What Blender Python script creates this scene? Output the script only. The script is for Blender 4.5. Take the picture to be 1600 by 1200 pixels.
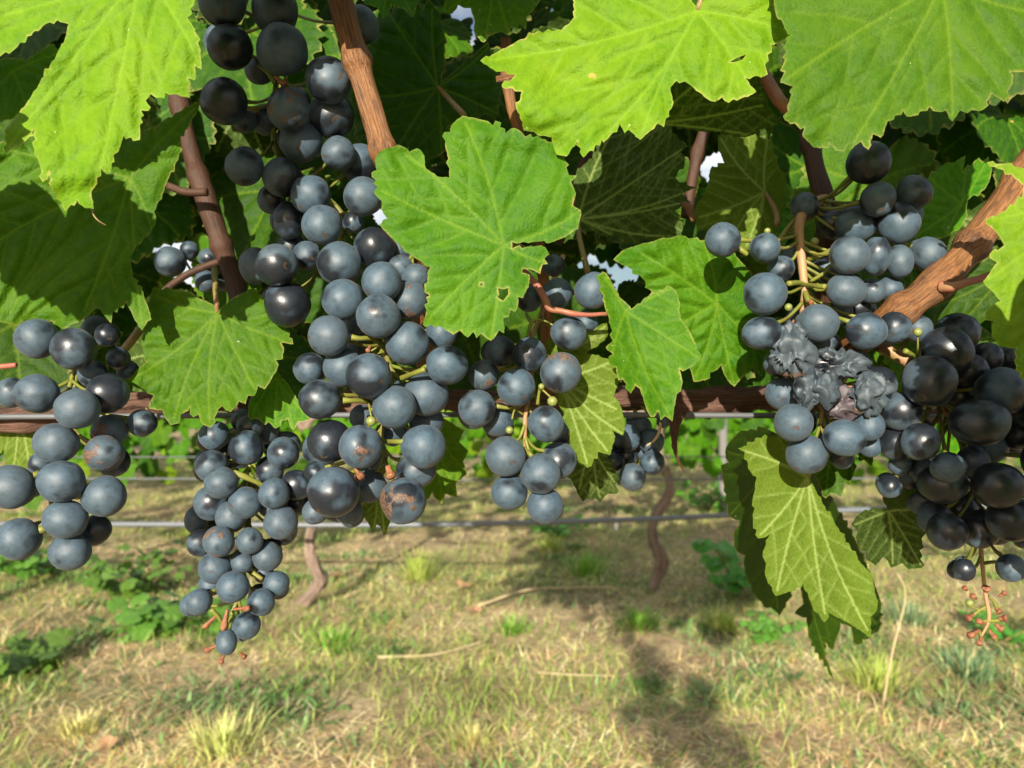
import bpy, math, random
import numpy as np
from mathutils import Vector, Matrix, noise as mnoise
from mathutils.geometry import delaunay_2d_cdt

for o in list(bpy.data.objects):
    bpy.data.objects.remove(o)
scene = bpy.context.scene
R = math.radians

# ------------------------------------------------------------------ camera
F = 1256.0            # focal length in photograph pixels (1600 wide)
CZ = 0.85             # camera height above the ground
cam_d = bpy.data.cameras.new('camera')
cam_d.sensor_width = 36.0
cam_d.lens = 36.0 * F / 1600.0
cam_d.clip_start = 0.01
cam_d.clip_end = 600.0
cam_d.dof.use_dof = True
cam_d.dof.focus_distance = 0.325
cam_d.dof.aperture_fstop = 17.0
cam = bpy.data.objects.new('camera', cam_d)
cam.location = (0, 0, CZ)
cam.rotation_euler = (R(90), 0, 0)
scene.collection.objects.link(cam)
scene.camera = cam

# ------------------------------------------------------------------ light
SUN_EL, SUN_AZ = R(17.8), R(12.5)      # sun low behind the photographer, a little to the left
TOSUN = Vector((-math.sin(SUN_AZ) * math.cos(SUN_EL), -math.cos(SUN_AZ) * math.cos(SUN_EL), math.sin(SUN_EL)))
world = bpy.data.worlds.new('World')
scene.world = world
world.use_nodes = True
wn = world.node_tree
bg = wn.nodes['Background']
sky = wn.nodes.new('ShaderNodeTexSky')
sky.sky_type = 'NISHITA'
sky.sun_disc = False
sky.sun_elevation = SUN_EL
sky.sun_rotation = math.pi + SUN_AZ
tcw = wn.nodes.new('ShaderNodeTexCoord')
mpw = wn.nodes.new('ShaderNodeMapping'); mpw.inputs['Scale'].default_value = (1.0, 1.0, 2.6)
wn.links.new(tcw.outputs['Generated'], mpw.inputs['Vector'])
cln = wn.nodes.new('ShaderNodeTexNoise'); cln.inputs['Scale'].default_value = 2.2; cln.inputs['Detail'].default_value = 6.0; cln.inputs['Roughness'].default_value = 0.55
wn.links.new(mpw.outputs[0], cln.inputs['Vector'])
clr = wn.nodes.new('ShaderNodeValToRGB'); clr.color_ramp.elements[0].position = 0.47; clr.color_ramp.elements[1].position = 0.57
wn.links.new(cln.outputs['Fac'], clr.inputs['Fac'])
clm = wn.nodes.new('ShaderNodeMix'); clm.data_type = 'RGBA'
wn.links.new(clr.outputs['Color'], clm.inputs[0])
wn.links.new(sky.outputs['Color'], clm.inputs[6]); clm.inputs[7].default_value = (10.0, 10.2, 10.4, 1.0)     # thin sunlit cloud
wn.links.new(clm.outputs[2], bg.inputs['Color'])
bg.inputs['Strength'].default_value = 0.05
sky.dust_density = 2.0
sun_d = bpy.data.lights.new('sun', 'SUN')
sun_d.energy = 5.0
sun_d.angle = R(0.53)
sun_d.color = (1.0, 0.93, 0.80)
sun = bpy.data.objects.new('sun', sun_d)
sun.rotation_euler = (-TOSUN).to_track_quat('-Z', 'Y').to_euler()
sun.location = TOSUN * 30
scene.collection.objects.link(sun)
scene.view_settings.view_transform = 'Standard'
scene.view_settings.look = 'None'
scene.view_settings.gamma = 1.0
scene.view_settings.exposure = 1.12
scene.cycles.max_bounces = 4
scene.cycles.diffuse_bounces = 1
scene.cycles.glossy_bounces = 2
scene.cycles.transmission_bounces = 3
scene.cycles.transparent_max_bounces = 8

# ------------------------------------------------------------------ helpers
col = scene.collection

def P(u, v, d):
    """photograph pixel + distance along the view axis -> world point"""
    return Vector(((u - 800.0) / F * d, d, CZ - (v - 600.0) / F * d))

def tag(o, label=None, cat=None, group=None, kind=None):
    if label: o['label'] = label
    if cat: o['category'] = cat
    if group: o['group'] = group
    if kind: o['kind'] = kind
    return o

def empty(name, loc, label, cat, group=None):
    o = bpy.data.objects.new(name, None)
    o.empty_display_size = 0.02
    o.location = loc
    col.objects.link(o)
    return tag(o, label, cat, group)

def add(name, me, mat=None, parent=None, smooth=True):
    if mat is not None and not me.materials:
        me.materials.append(mat)
    if smooth and len(me.polygons):
        me.polygons.foreach_set('use_smooth', np.ones(len(me.polygons), dtype=bool))
    o = bpy.data.objects.new(name, me)
    col.objects.link(o)
    if parent is not None:
        o.parent = parent
        o.matrix_parent_inverse = Matrix.Translation(parent.location).inverted()
    return o

def mesh_np(name, V, faces, attrs=None):
    """V (n,3); faces: int array (m,3) or (m,4), or list of arrays"""
    if not isinstance(faces, list):
        faces = [faces]
    faces = [np.asarray(f, dtype=np.int32) for f in faces if len(f)]
    me = bpy.data.meshes.new(name)
    V = np.asarray(V, dtype=np.float32)
    me.vertices.add(len(V))
    me.vertices.foreach_set('co', V.ravel())
    loops = np.concatenate([f.ravel() for f in faces])
    sizes = np.concatenate([np.full(len(f), f.shape[1], dtype=np.int32) for f in faces])
    starts = np.concatenate([[0], np.cumsum(sizes)[:-1]]).astype(np.int32)
    me.loops.add(len(loops))
    me.loops.foreach_set('vertex_index', loops)
    me.polygons.add(len(sizes))
    me.polygons.foreach_set('loop_start', starts)
    me.polygons.foreach_set('loop_total', sizes)
    for k, a in (attrs or {}).items():
        a = np.asarray(a, dtype=np.float32)
        if a.ndim == 1:
            me.attributes.new(k, 'FLOAT', 'POINT').data.foreach_set('value', a)
        else:
            me.attributes.new(k, 'FLOAT_VECTOR', 'POINT').data.foreach_set('vector', a.ravel())
    me.update(calc_edges=True)
    me.validate()
    return me

def spline(pts, n):
    """Catmull-Rom through rows of pts, n samples for each span"""
    p = np.asarray(pts, dtype=float)
    p = np.vstack([2 * p[0] - p[1], p, 2 * p[-1] - p[-2]])
    out = []
    for i in range(1, len(p) - 2):
        t = np.linspace(0, 1, n, endpoint=False)[:, None]
        a, b, c, d = p[i - 1], p[i], p[i + 1], p[i + 2]
        out.append(0.5 * ((2 * b) + (-a + c) * t + (2 * a - 5 * b + 4 * c - d) * t ** 2 + (-a + 3 * b - 3 * c + d) * t ** 3))
    out.append(p[-2][None])
    return np.vstack(out)

class Tubes:
    """collects tubes into one mesh, with a seamless (x,y,along) bark coordinate"""
    def __init__(s): s.V, s.Fq, s.Ft, s.A, s.n = [], [], [], [], 0
    def tube(s, pts, rad, seg=8, n=6, rough=0.0, seed=0, cap=True, nodes=0.0):
        c = spline(np.hstack([np.asarray(pts, float), np.asarray(rad, float)[:, None]]), n)
        ctr, r = c[:, :3], np.maximum(c[:, 3], 1e-5)
        tan = np.gradient(ctr, axis=0)
        tan /= np.linalg.norm(tan, axis=1)[:, None] + 1e-12
        ref = np.array([0.31, 0.22, 0.93])
        if abs(tan[0] @ ref) > 0.9: ref = np.array([0.9, -0.3, 0.1])
        u = ref - (ref @ tan[0]) * tan[0]; u /= np.linalg.norm(u)
        along = np.concatenate([[0], np.cumsum(np.linalg.norm(np.diff(ctr, axis=0), axis=1))])
        th = np.linspace(0, 2 * math.pi, seg, endpoint=False)
        if nodes:
            rn_ = np.random.default_rng(int(seed) + 5); q_ = nodes * 0.4
            while q_ < along[-1]:
                r = r * (1 + rn_.uniform(0.22, 0.36) * np.exp(-((along - q_) / (0.0042)) ** 2))
                q_ += nodes * rn_.uniform(0.8, 1.2)
        base = s.n
        for i in range(len(ctr)):
            t = tan[i]
            u = u - (u @ t) * t; u /= np.linalg.norm(u)
            w = np.cross(t, u)
            rr = r[i] * np.ones(seg)
            if rough:
                rr = rr * np.array([1 + rough * (mnoise.noise((math.cos(a) * 1.3 + seed, math.sin(a) * 1.3, along[i] / max(r.mean(), 1e-4) * 0.22)) +
                                                 0.6 * mnoise.noise((math.cos(a) * 4 + seed, math.sin(a) * 4, along[i] / max(r.mean(), 1e-4) * 0.5 + 9))) for a in th])
            s.V.append(ctr[i] + np.outer(np.cos(th) * rr, u) + np.outer(np.sin(th) * rr, w))
            s.A.append(np.stack([np.cos(th) * r[i] * 1000 + seed * 37.0, np.sin(th) * r[i] * 1000, np.full(seg, along[i] * 1000)], 1))
        m = len(ctr)
        for i in range(m - 1):
            a = base + i * seg + np.arange(seg)
            b = base + i * seg + (np.arange(seg) + 1) % seg
            s.Fq.append(np.stack([a, b, b + seg, a + seg], 1))
        s.n += m * seg
        if cap:
            for e, k in ((0, base), (m - 1, base + (m - 1) * seg)):
                s.V.append(ctr[e][None]); s.A.append(np.array([[seed * 37.0, 0, along[e] * 1000]]))
                ring = k + np.arange(seg); nx = k + (np.arange(seg) + 1) % seg
                cc = np.full(seg, s.n)
                s.Ft.append(np.stack([nx, ring, cc], 1) if e == 0 else np.stack([ring, nx, cc], 1))
                s.n += 1
        return s
    def build(s, name, mat, parent=None):
        f = [np.vstack(s.Fq)] + ([np.vstack(s.Ft)] if s.Ft else [])
        return add(name, mesh_np(name, np.vstack(s.V), f, {'bark': np.vstack(s.A)}), mat, parent)

# ------------------------------------------------------------------ materials
class NT:
    def __init__(s, name):
        s.m = bpy.data.materials.new(name); s.m.use_nodes = True
        s.t = s.m.node_tree; s.t.nodes.clear()
        s.out = s.t.nodes.new('ShaderNodeOutputMaterial')
    def n(s, typ, ins=None, **kw):
        nd = s.t.nodes.new(typ)
        for k, v in kw.items(): setattr(nd, k, v)
        for k, v in (ins or {}).items():
            if isinstance(v, bpy.types.NodeSocket): s.t.links.new(v, nd.inputs[k])
            else: nd.inputs[k].default_value = v
        return nd
    def attr(s, name, vec=False):
        nd = s.n('ShaderNodeAttribute', attribute_name=name)
        return nd.outputs['Vector' if vec else 'Fac']
    def noise(s, vec, scale, detail=3, rough=0.55, out='Fac', **kw):
        return s.n('ShaderNodeTexNoise', {'Vector': vec, 'Scale': scale, 'Detail': detail, 'Roughness': rough}, **kw).outputs[out]
    def ramp(s, fac, stops, interp='LINEAR'):
        nd = s.n('ShaderNodeValToRGB', {'Fac': fac})
        cr = nd.color_ramp; cr.interpolation = interp
        while len(cr.elements) < len(stops): cr.elements.new(0.5)
        for e, (p, c) in zip(cr.elements, stops):
            e.position = p
            e.color = (c, c, c, 1) if isinstance(c, (int, float)) else (*c, 1)
        return nd.outputs['Color']
    def math(s, op, a, b=None, clamp=False):
        ins = {0: a}
        if b is not None: ins[1] = b
        return s.n('ShaderNodeMath', ins, operation=op, use_clamp=clamp).outputs[0]
    def mix(s, fac, a, b, blend='MIX'):
        def c(x): return (*x, 1) if isinstance(x, tuple) and len(x) == 3 else x
        nd = s.n('ShaderNodeMix', data_type='RGBA', blend_type=blend)
        for idx, v in ((0, fac), (6, c(a)), (7, c(b))):
            if isinstance(v, bpy.types.NodeSocket): s.t.links.new(v, nd.inputs[idx])
            else: nd.inputs[idx].default_value = v
        return nd.outputs[2]
    def scale(s, vec, sc):
        return s.n('ShaderNodeVectorMath', {0: vec, 1: sc}, operation='MULTIPLY').outputs[0]
    def addv(s, a, b):
        return s.n('ShaderNodeVectorMath', {0: a, 1: b}, operation='ADD').outputs[0]
    def bump(s, h, strength, dist, normal=None):
        ins = {'Height': h, 'Strength': strength, 'Distance': dist}
        if normal is not None: ins['Normal'] = normal
        return s.n('ShaderNodeBump', ins).outputs[0]
    def rand(s):
        return s.n('ShaderNodeObjectInfo').outputs['Random']
    def done(s, sh):
        s.t.links.new(sh, s.out.inputs['Surface']); return s.m

def leaf_material(name, top, top2, under, trans, gloss=0.42, yellow=0.0):
    """a leaf blade: mottled green upper side, paler matt under side, light shining through"""
    k = NT(name)
    luv = k.attr('luv', True)
    rnd = k.rand()
    off = k.n('ShaderNodeCombineXYZ', {0: k.math('MULTIPLY', rnd, 700.0), 1: k.math('MULTIPLY', rnd, 310.0), 2: 0.0}).outputs[0]
    uv = k.addv(luv, off)
    vein, edge = k.attr('vein'), k.attr('edge')
    big = k.noise(uv, 0.035, 3, 0.6)
    mid = k.noise(uv, 0.22, 4, 0.6)
    c = k.mix(k.ramp(big, [(0.32, 0.0), (0.68, 1.0)]), top, top2)
    c = k.mix(k.ramp(mid, [(0.40, 0.0), (0.75, 0.45)]), c, (top2[0] * 1.3 + 0.010, top2[1] * 1.3 + 0.010, top2[2] * 1.3))
    fine = k.n('ShaderNodeTexVoronoi', {'Vector': uv, 'Scale': 0.42, 'Randomness': 0.9}, feature='DISTANCE_TO_EDGE').outputs['Distance']
    c = k.mix(k.ramp(fine, [(0.0, 0.14), (0.10, 0.0)]), c, (top2[0] * 1.4 + 0.010, top2[1] * 1.4 + 0.010, top2[2] * 1.4))
    c = k.mix(k.math('MULTIPLY', vein, 0.24), c, (0.17, 0.26, 0.015))
    # pale scratches, salt-like specks and brown necrotic spots
    sp = k.n('ShaderNodeTexVoronoi', {'Vector': k.addv(uv, k.scale(k.n('ShaderNodeTexNoise', {'Vector': uv, 'Scale': 0.8}).outputs['Color'], (2.0, 2.0, 0.0))), 'Scale': 0.20}, feature='F1')
    gate = k.noise(uv, 0.06, 2)
    speck = k.math('MULTIPLY', k.ramp(sp.outputs['Distance'], [(0.02, 1.0), (0.045, 0.0)]), k.ramp(gate, [(0.50, 0.0), (0.58, 0.7)]))
    c = k.mix(speck, c, (0.62, 0.66, 0.48))
    br = k.n('ShaderNodeTexVoronoi', {'Vector': k.addv(uv, (31.0, 17.0, 0.0)), 'Scale': 0.045}, feature='F1')
    wob = k.math('ADD', br.outputs['Distance'], k.math('MULTIPLY', k.noise(uv, 0.6, 3), 0.10))
    spot = k.math('MULTIPLY', k.ramp(wob, [(0.095, 1.0), (0.135, 0.0)]), k.ramp(k.noise(k.addv(uv, (90.0, 5.0, 0.0)), 0.02, 1), [(0.5, 0.0), (0.56, 0.85)]))
    c = k.mix(spot, c, (0.34, 0.17, 0.06))
    c = k.mix(k.math('MULTIPLY', edge, k.ramp(k.noise(uv, 0.1, 2), [(0.40, 0.05), (0.66, 0.55)])), c, (0.34, 0.27, 0.08))
    hsv = k.n('ShaderNodeHueSaturation', {'Hue': k.math('ADD', k.math('MULTIPLY', rnd, 0.022), 0.487), 'Saturation': 1.0,
                                          'Value': k.math('ADD', k.math('MULTIPLY', rnd, 0.35), 0.82), 'Color': c})
    c = hsv.outputs['Color']
    cu = k.mix(k.math('MULTIPLY', vein, 0.5), k.mix(big, under, tuple(x * 0.8 for x in under)), (0.26, 0.32, 0.10))
    cu = k.mix(k.ramp(fine, [(0.0, 0.09), (0.10, 0.0)]), cu, (0.22, 0.29, 0.09))
    cu = k.mix(spot, cu, (0.30, 0.20, 0.08))
    back = k.n('ShaderNodeNewGeometry').outputs['Backfacing']
    cc = k.mix(back, c, cu)
    h = k.math('ADD', k.math('MULTIPLY', k.ramp(fine, [(0.0, 0.0), (0.28, 1.0)]), 0.55), k.math('MULTIPLY', k.noise(uv, 0.9, 4), 0.6))
    nrm = k.bump(h, 0.42, 0.0006)
    rough = k.math('ADD', k.math('MULTIPLY', back, 0.22), k.math('ADD', k.math('MULTIPLY', mid, 0.25), gloss - 0.10))
    bs = k.n('ShaderNodeBsdfPrincipled', {'Base Color': cc, 'Roughness': rough, 'Normal': nrm, 'Specular IOR Level': 0.14})
    tc = k.mix(1.0, cc, trans, 'MULTIPLY')
    tr = k.n('ShaderNodeBsdfTranslucent', {'Color': tc, 'Normal': nrm})
    sh = k.n('ShaderNodeAddShader', {0: bs.outputs[0], 1: tr.outputs[0]}).outputs[0]
    return k.done(sh)

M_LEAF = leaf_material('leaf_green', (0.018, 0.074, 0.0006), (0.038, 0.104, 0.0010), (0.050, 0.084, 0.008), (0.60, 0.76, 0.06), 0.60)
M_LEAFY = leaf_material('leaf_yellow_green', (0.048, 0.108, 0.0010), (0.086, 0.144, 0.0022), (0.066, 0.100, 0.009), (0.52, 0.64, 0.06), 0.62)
M_LEAFD = leaf_material('leaf_dark', (0.009, 0.036, 0.0005), (0.017, 0.054, 0.0009), (0.026, 0.048, 0.005), (0.68, 0.90, 0.06), 0.58)  # darker leaf green: on the shaded leaves their shade is put into the colour
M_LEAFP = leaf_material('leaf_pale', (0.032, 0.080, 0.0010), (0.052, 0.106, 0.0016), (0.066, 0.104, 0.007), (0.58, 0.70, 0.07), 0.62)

def bark_material(name, a, b, c, sx=0.9, sz=0.035, rough=0.62, bstr=0.7, bdist=0.0007):
    k = NT(name)
    v = k.attr('bark', True)
    st = k.noise(k.scale(v, (sx, sx, sz)), 1.0, 5, 0.65)
    fl = k.noise(k.scale(v, (0.35, 0.35, 0.10)), 1.0, 3)
    kn = k.noise(k.scale(v, (2.6, 2.6, 0.12)), 1.0, 3)
    cc = k.mix(k.ramp(st, [(0.33, 0.0), (0.66, 1.0)]), a, b)
    cc = k.mix(k.ramp(fl, [(0.52, 0.0), (0.70, 0.75)]), cc, c)
    cc = k.mix(k.ramp(kn, [(0.62, 0.0), (0.72, 0.6)]), cc, tuple(x * 0.35 for x in a))
    h = k.math('ADD', st, k.math('MULTIPLY', kn, 0.5))
    bs = k.n('ShaderNodeBsdfPrincipled', {'Base Color': cc, 'Roughness': rough, 'Normal': k.bump(h, bstr, bdist), 'Specular IOR Level': 0.35})
    return k.done(bs.outputs[0])

M_CANE = bark_material('cane_bark', (0.090, 0.034, 0.010), (0.265, 0.118, 0.040), (0.034, 0.015, 0.007), 1.3, 0.045, rough=0.48, bstr=1.0, bdist=0.0009)
M_SHOOT = bark_material('shaded_shoot_bark', (0.034, 0.013, 0.006), (0.068, 0.028, 0.011), (0.018, 0.009, 0.005))  # darkened cane bark: the shade on the inner canes is put into the colour
M_CORDON = bark_material('cordon_bark', (0.062, 0.028, 0.017), (0.16, 0.085, 0.057), (0.024, 0.012, 0.009), 0.7, 0.03, 0.85, 1.0, 0.0018)
M_TRUNK = bark_material('trunk_bark', (0.16, 0.11, 0.080), (0.34, 0.245, 0.185), (0.07, 0.046, 0.034), 0.16, 0.012, 0.9, 1.0, 0.006)
M_PETI = bark_material('petiole_skin', (0.17, 0.18, 0.035), (0.20, 0.12, 0.05), (0.18, 0.07, 0.04), 0.3, 0.05, 0.45, 0.2)
M_PETR = bark_material('red_petiole_skin', (0.22, 0.060, 0.040), (0.29, 0.11, 0.07), (0.23, 0.14, 0.055), 0.3, 0.05, 0.42, 0.2)
M_RACH = bark_material('rachis_skin', (0.12, 0.15, 0.018), (0.17, 0.17, 0.03), (0.13, 0.07, 0.022), 0.25, 0.09, 0.5, 0.3)
M_RACHB = bark_material('woody_rachis_skin', (0.26, 0.14, 0.065), (0.36, 0.21, 0.11), (0.25, 0.20, 0.055), 0.3, 0.05, 0.55, 0.3)
M_TIP = bark_material('dry_stem_tip', (0.17, 0.055, 0.024), (0.26, 0.12, 0.055), (0.12, 0.025, 0.012), 0.8, 0.4, 0.6, 0.6)
M_STRAW = bark_material('straw', (0.34, 0.27, 0.14), (0.45, 0.36, 0.20), (0.25, 0.18, 0.09), 0.2, 0.01, 0.8, 0.3)

def wire_material(name, c, metal, rough):
    k = NT(name)
    v = k.attr('bark', True)
    n1 = k.noise(k.scale(v, (0.6, 0.6, 0.03)), 1.0, 4)
    cc = k.mix(k.ramp(n1, [(0.4, 0.0), (0.7, 0.6)]), c, tuple(x * 0.55 for x in c))
    bs = k.n('ShaderNodeBsdfPrincipled', {'Base Color': cc, 'Metallic': metal, 'Roughness': k.math('ADD', k.math('MULTIPLY', n1, 0.25), rough - 0.1),
                                          'Normal': k.bump(n1, 0.2, 0.0004)})
    return k.done(bs.outputs[0])
M_WIRE = wire_material('galvanised_wire', (0.13, 0.135, 0.14), 0.4, 0.65)
M_HOSE = wire_material('black_polythene', (0.115, 0.125, 0.14), 0.0, 0.45)
M_POST = wire_material('weathered_post', (0.15, 0.145, 0.13), 0.0, 0.9)

def grape_material(name, bloom_amt, scab=0.0, bloom=(0.043, 0.075, 0.104), skin=(0.005, 0.0055, 0.008), wrinkle=0.0):
    """dark skin with a waxy blue-grey bloom that is rubbed off in patches"""
    k = NT(name)
    oc = k.n('ShaderNodeTexCoord').outputs['Object']
    rnd = k.rand()
    off = k.n('ShaderNodeCombineXYZ', {0: k.math('MULTIPLY', rnd, 83.0), 1: k.math('MULTIPLY', rnd, 41.0), 2: k.math('MULTIPLY', rnd, 67.0)}).outputs[0]
    # the meshes are built at unit size, so object coordinates run from -1 to 1
    v = k.addv(oc, off)
    big = k.noise(v, 0.62, 2, 0.5)
    mid = k.noise(v, 3.2, 4, 0.6)
    fin = k.noise(v, 13.0, 4, 0.65)
    lim = k.math('ADD', k.math('MULTIPLY', k.math('FRACT', k.math('MULTIPLY', rnd, 7.31)), 0.16), bloom_amt - 0.08)
    val = k.math('ADD', k.math('ADD', big, k.math('MULTIPLY', k.math('SUBTRACT', mid, 0.5), 0.16)), k.math('MULTIPLY', k.math('SUBTRACT', fin, 0.5), 0.07))
    worn = k.ramp(k.math('SUBTRACT', val, lim), [(0.0, 0.0), (0.11, 1.0)])
    smudge = k.ramp(mid, [(0.30, 0.0), (0.62, 1.0)])
    bcol = k.mix(smudge, tuple(x * 0.66 for x in bloom), tuple(x * 1.05 for x in bloom))
    bcol = k.mix(k.ramp(k.math('FRACT', k.math('MULTIPLY', rnd, 3.77)), [(0.0, 0.0), (1.0, 0.45)]), bcol, (0.056, 0.070, 0.080))
    bcol = k.mix(k.ramp(fin, [(0.56, 0.0), (0.72, 0.6)]), bcol, tuple(x * 0.40 for x in bloom))
    rub = k.n('ShaderNodeTexNoise', {'Vector': k.scale(v, (1.2, 2.0, 1.3)), 'Scale': 1.5, 'Detail': 6.0, 'Roughness': 0.62}).outputs['Fac']
    bcol = k.mix(k.ramp(rub, [(0.54, 0.0), (0.66, 0.6)]), bcol, tuple(x * 0.42 for x in bloom))
    bcol = k.mix(k.ramp(rub, [(0.32, 0.4), (0.46, 0.0)]), bcol, tuple(x * 1.4 for x in bloom))
    scol = k.mix(k.ramp(fin, [(0.45, 0.0), (0.75, 0.55)]), skin, tuple(x * 4.5 for x in skin))
    fac = k.math('SUBTRACT', 1.0, k.math('MULTIPLY', worn, 0.90))
    # little dark nicks and pores in the wax
    pore = k.n('ShaderNodeTexVoronoi', {'Vector': v, 'Scale': 3.4}, feature='F1').outputs['Distance']
    fac = k.math('MULTIPLY', fac, k.ramp(pore, [(0.05, 0.25), (0.085, 1.0)]))
    cc = k.mix(fac, scol, bcol)
    # blossom scar at the tip
    sep = k.n('ShaderNodeSeparateXYZ', {0: oc})
    scar = k.ramp(sep.outputs[2], [(0.0, 0.0), (1.0, 1.0)])
    tipm = k.ramp(k.math('ADD', k.math('MULTIPLY', sep.outputs[2], -1.0), k.math('MULTIPLY', mid, 0.02)), [(0.9975, 0.0), (1.0, 1.0)])
    cc = k.mix(tipm, cc, (0.06, 0.036, 0.022))
    rgh = k.mix(fac, (0.30, 0.30, 0.30), (0.56, 0.56, 0.56))
    hgt = k.math('ADD', k.math('MULTIPLY', fac, 0.3), k.math('MULTIPLY', fin, 0.25))
    if scab > 0:
        s1 = k.noise(k.addv(v, (5.0, 3.0, 9.0)), 1.0, 5, 0.55)
        sm = k.ramp(s1, [(0.640 - scab * 0.1, 0.0), (0.69 - scab * 0.1, 0.85)])
        sc = k.mix(k.ramp(k.noise(v, 9.0, 4, 0.7), [(0.35, 0.0), (0.65, 1.0)]), (0.035, 0.018, 0.010), (0.17, 0.088, 0.045))
        cc = k.mix(sm, cc, sc)
        rgh = k.mix(sm, rgh, (0.7, 0.7, 0.7))
        hgt = k.math('ADD', hgt, k.math('MULTIPLY', sm, k.noise(v, 7.0, 4, 0.7)))
    nrm = k.bump(hgt, 0.35 + wrinkle, 0.0006)
    bs = k.n('ShaderNodeBsdfPrincipled', {'Base Color': cc, 'Roughness': rgh, 'Normal': nrm, 'Specular IOR Level': 0.5,
                                          'Sheen Weight': k.math('MULTIPLY', fac, 0.05), 'Sheen Roughness': 0.5})
    return k.done(bs.outputs[0])

M_GRAPE = grape_material('grape_bloom', 0.585)
M_GRAPEW = grape_material('grape_worn', 0.48)
M_GRAPES = grape_material('grape_scabbed', 0.56, 0.75)
M_GRAPEN = grape_material('grape_bare', 0.36, 0.0)
M_RAISIN = grape_material('grape_shrivelled', 0.66, 0.0, (0.034, 0.050, 0.062), wrinkle=0.3)
M_RAISINP = grape_material('grape_shrivelled_pink', 0.66, 0.0, (0.060, 0.042, 0.048), (0.02, 0.008, 0.010), wrinkle=0.3)

# ------------------------------------------------------------------ ground and grass
def ground_material():
    k = NT('ground_soil')
    v = k.n('ShaderNodeTexCoord').outputs['Object']
    n1 = k.noise(v, 1.3, 6, 0.65); n2 = k.noise(v, 9.0, 6, 0.7); n3 = k.noise(v, 60.0, 4, 0.7)
    c = k.mix(k.ramp(n2, [(0.40, 0.0), (0.60, 1.0)]), (0.22, 0.155, 0.090), (0.50, 0.385, 0.22))
    c = k.mix(k.ramp(n1, [(0.42, 0.0), (0.62, 0.8)]), c, (0.50, 0.39, 0.21))
    c = k.mix(k.ramp(k.noise(k.addv(v, (7.0, 3.0, 0.0)), 1.0, 4, 0.6), [(0.50, 0.0), (0.66, 0.7)]), c, (0.085, 0.13, 0.032))
    c = k.mix(k.ramp(n3, [(0.35, 0.45), (0.6, 0.0)]), c, (0.05, 0.035, 0.022))
    bs = k.n('ShaderNodeBsdfPrincipled', {'Base Color': c, 'Roughness': 0.95, 'Specular IOR Level': 0.1, 'Normal': k.bump(k.math('ADD', n2, k.math('MULTIPLY', n3, 0.4)), 0.8, 0.03)})
    return k.done(bs.outputs[0])

gx = np.concatenate([np.linspace(-60, -5, 8)[:-1], np.linspace(-5, 5, 81), np.linspace(5, 60, 8)[1:]])
gy = np.concatenate([np.linspace(-30, 0.8, 5)[:-1], np.linspace(0.8, 9, 83), np.linspace(9, 200, 14)[1:]])
def ground_z(x, y):
    return 0.018 * mnoise.noise((x * 1.7, y * 1.7, 0)) + 0.012 * mnoise.noise((x * 5, y * 5, 3))
GV = np.array([(x, y, ground_z(x, y)) for y in gy for x in gx])
nxg = len(gx)
GF = np.array([(j * nxg + i, j * nxg + i + 1, (j + 1) * nxg + i + 1, (j + 1) * nxg + i) for j in range(len(gy) - 1) for i in range(nxg - 1)])
tag(add('ground', mesh_np('ground', GV, GF), ground_material()), 'dry straw-coloured vineyard ground with patches of bare soil', 'ground', kind='structure')

def ground_at(u, v):
    d = CZ * F / (v - 600.0)
    x = (u - 800.0) / F * d
    return Vector((x, d, ground_z(x, d)))

def blade_mat(name, sheen=0.3):
    k = NT(name)
    c = k.attr('tint', True)
    bs = k.n('ShaderNodeBsdfPrincipled', {'Base Color': c, 'Roughness': 0.6, 'Specular IOR Level': sheen})
    tr = k.n('ShaderNodeBsdfTranslucent', {'Color': k.mix(1.0, c, (0.55, 0.6, 0.35), 'MULTIPLY')})
    return k.done(k.n('ShaderNodeAddShader', {0: bs.outputs[0], 1: tr.outputs[0]}).outputs[0])
M_BLADE = blade_mat('grass_blade')
rng = np.random.default_rng(11)

def blades(x, y, z, L, w, lean, az, colr, curve=0.5):
    """n bent grass blades: 5 points, 3 faces each"""
    n = len(x)
    dx, dy = np.cos(az), np.sin(az)
    sx, sy = -dy, dx
    fz = np.cos(lean); fh = np.sin(lean)
    V = np.zeros((n, 5, 3))
    for k, (t, ww) in enumerate(((0, 1.0), (0, -1.0), (0.55, 0.75), (0.55, -0.75), (1.0, 0.0))):
        hh = fh * t * L + curve * L * t * t * 0.45
        V[:, k, 0] = x + dx * hh + sx * ww * w / 2
        V[:, k, 1] = y + dy * hh + sy * ww * w / 2
        V[:, k, 2] = z + np.maximum(fz * t * L - curve * L * t * t * 0.30, 0.002)
    b = np.arange(n)[:, None] * 5
    T = np.vstack([b + np.array([0, 1, 3]), b + np.array([0, 3, 2]), b + np.array([2, 3, 4])])
    C = np.repeat(colr, 5, axis=0)
    return V.reshape(-1, 3), T, C

def gz_arr(x, y):
    return np.array([ground_z(a, b) for a, b in zip(x, y)])

def sample_field(n, ymin, ymax, power=1.0):
    t = rng.random(n)
    y = ymin + (ymax - ymin) * t ** power
    x = (rng.random(n) - 0.5) * 2 * (0.70 * y + 0.5)
    return x, y

def fbm(x, y, s, o=0.0):
    return np.array([mnoise.fractal((a * s + o, b * s, o), 0.9, 2.0, 3) for a, b in zip(x, y)])

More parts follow.
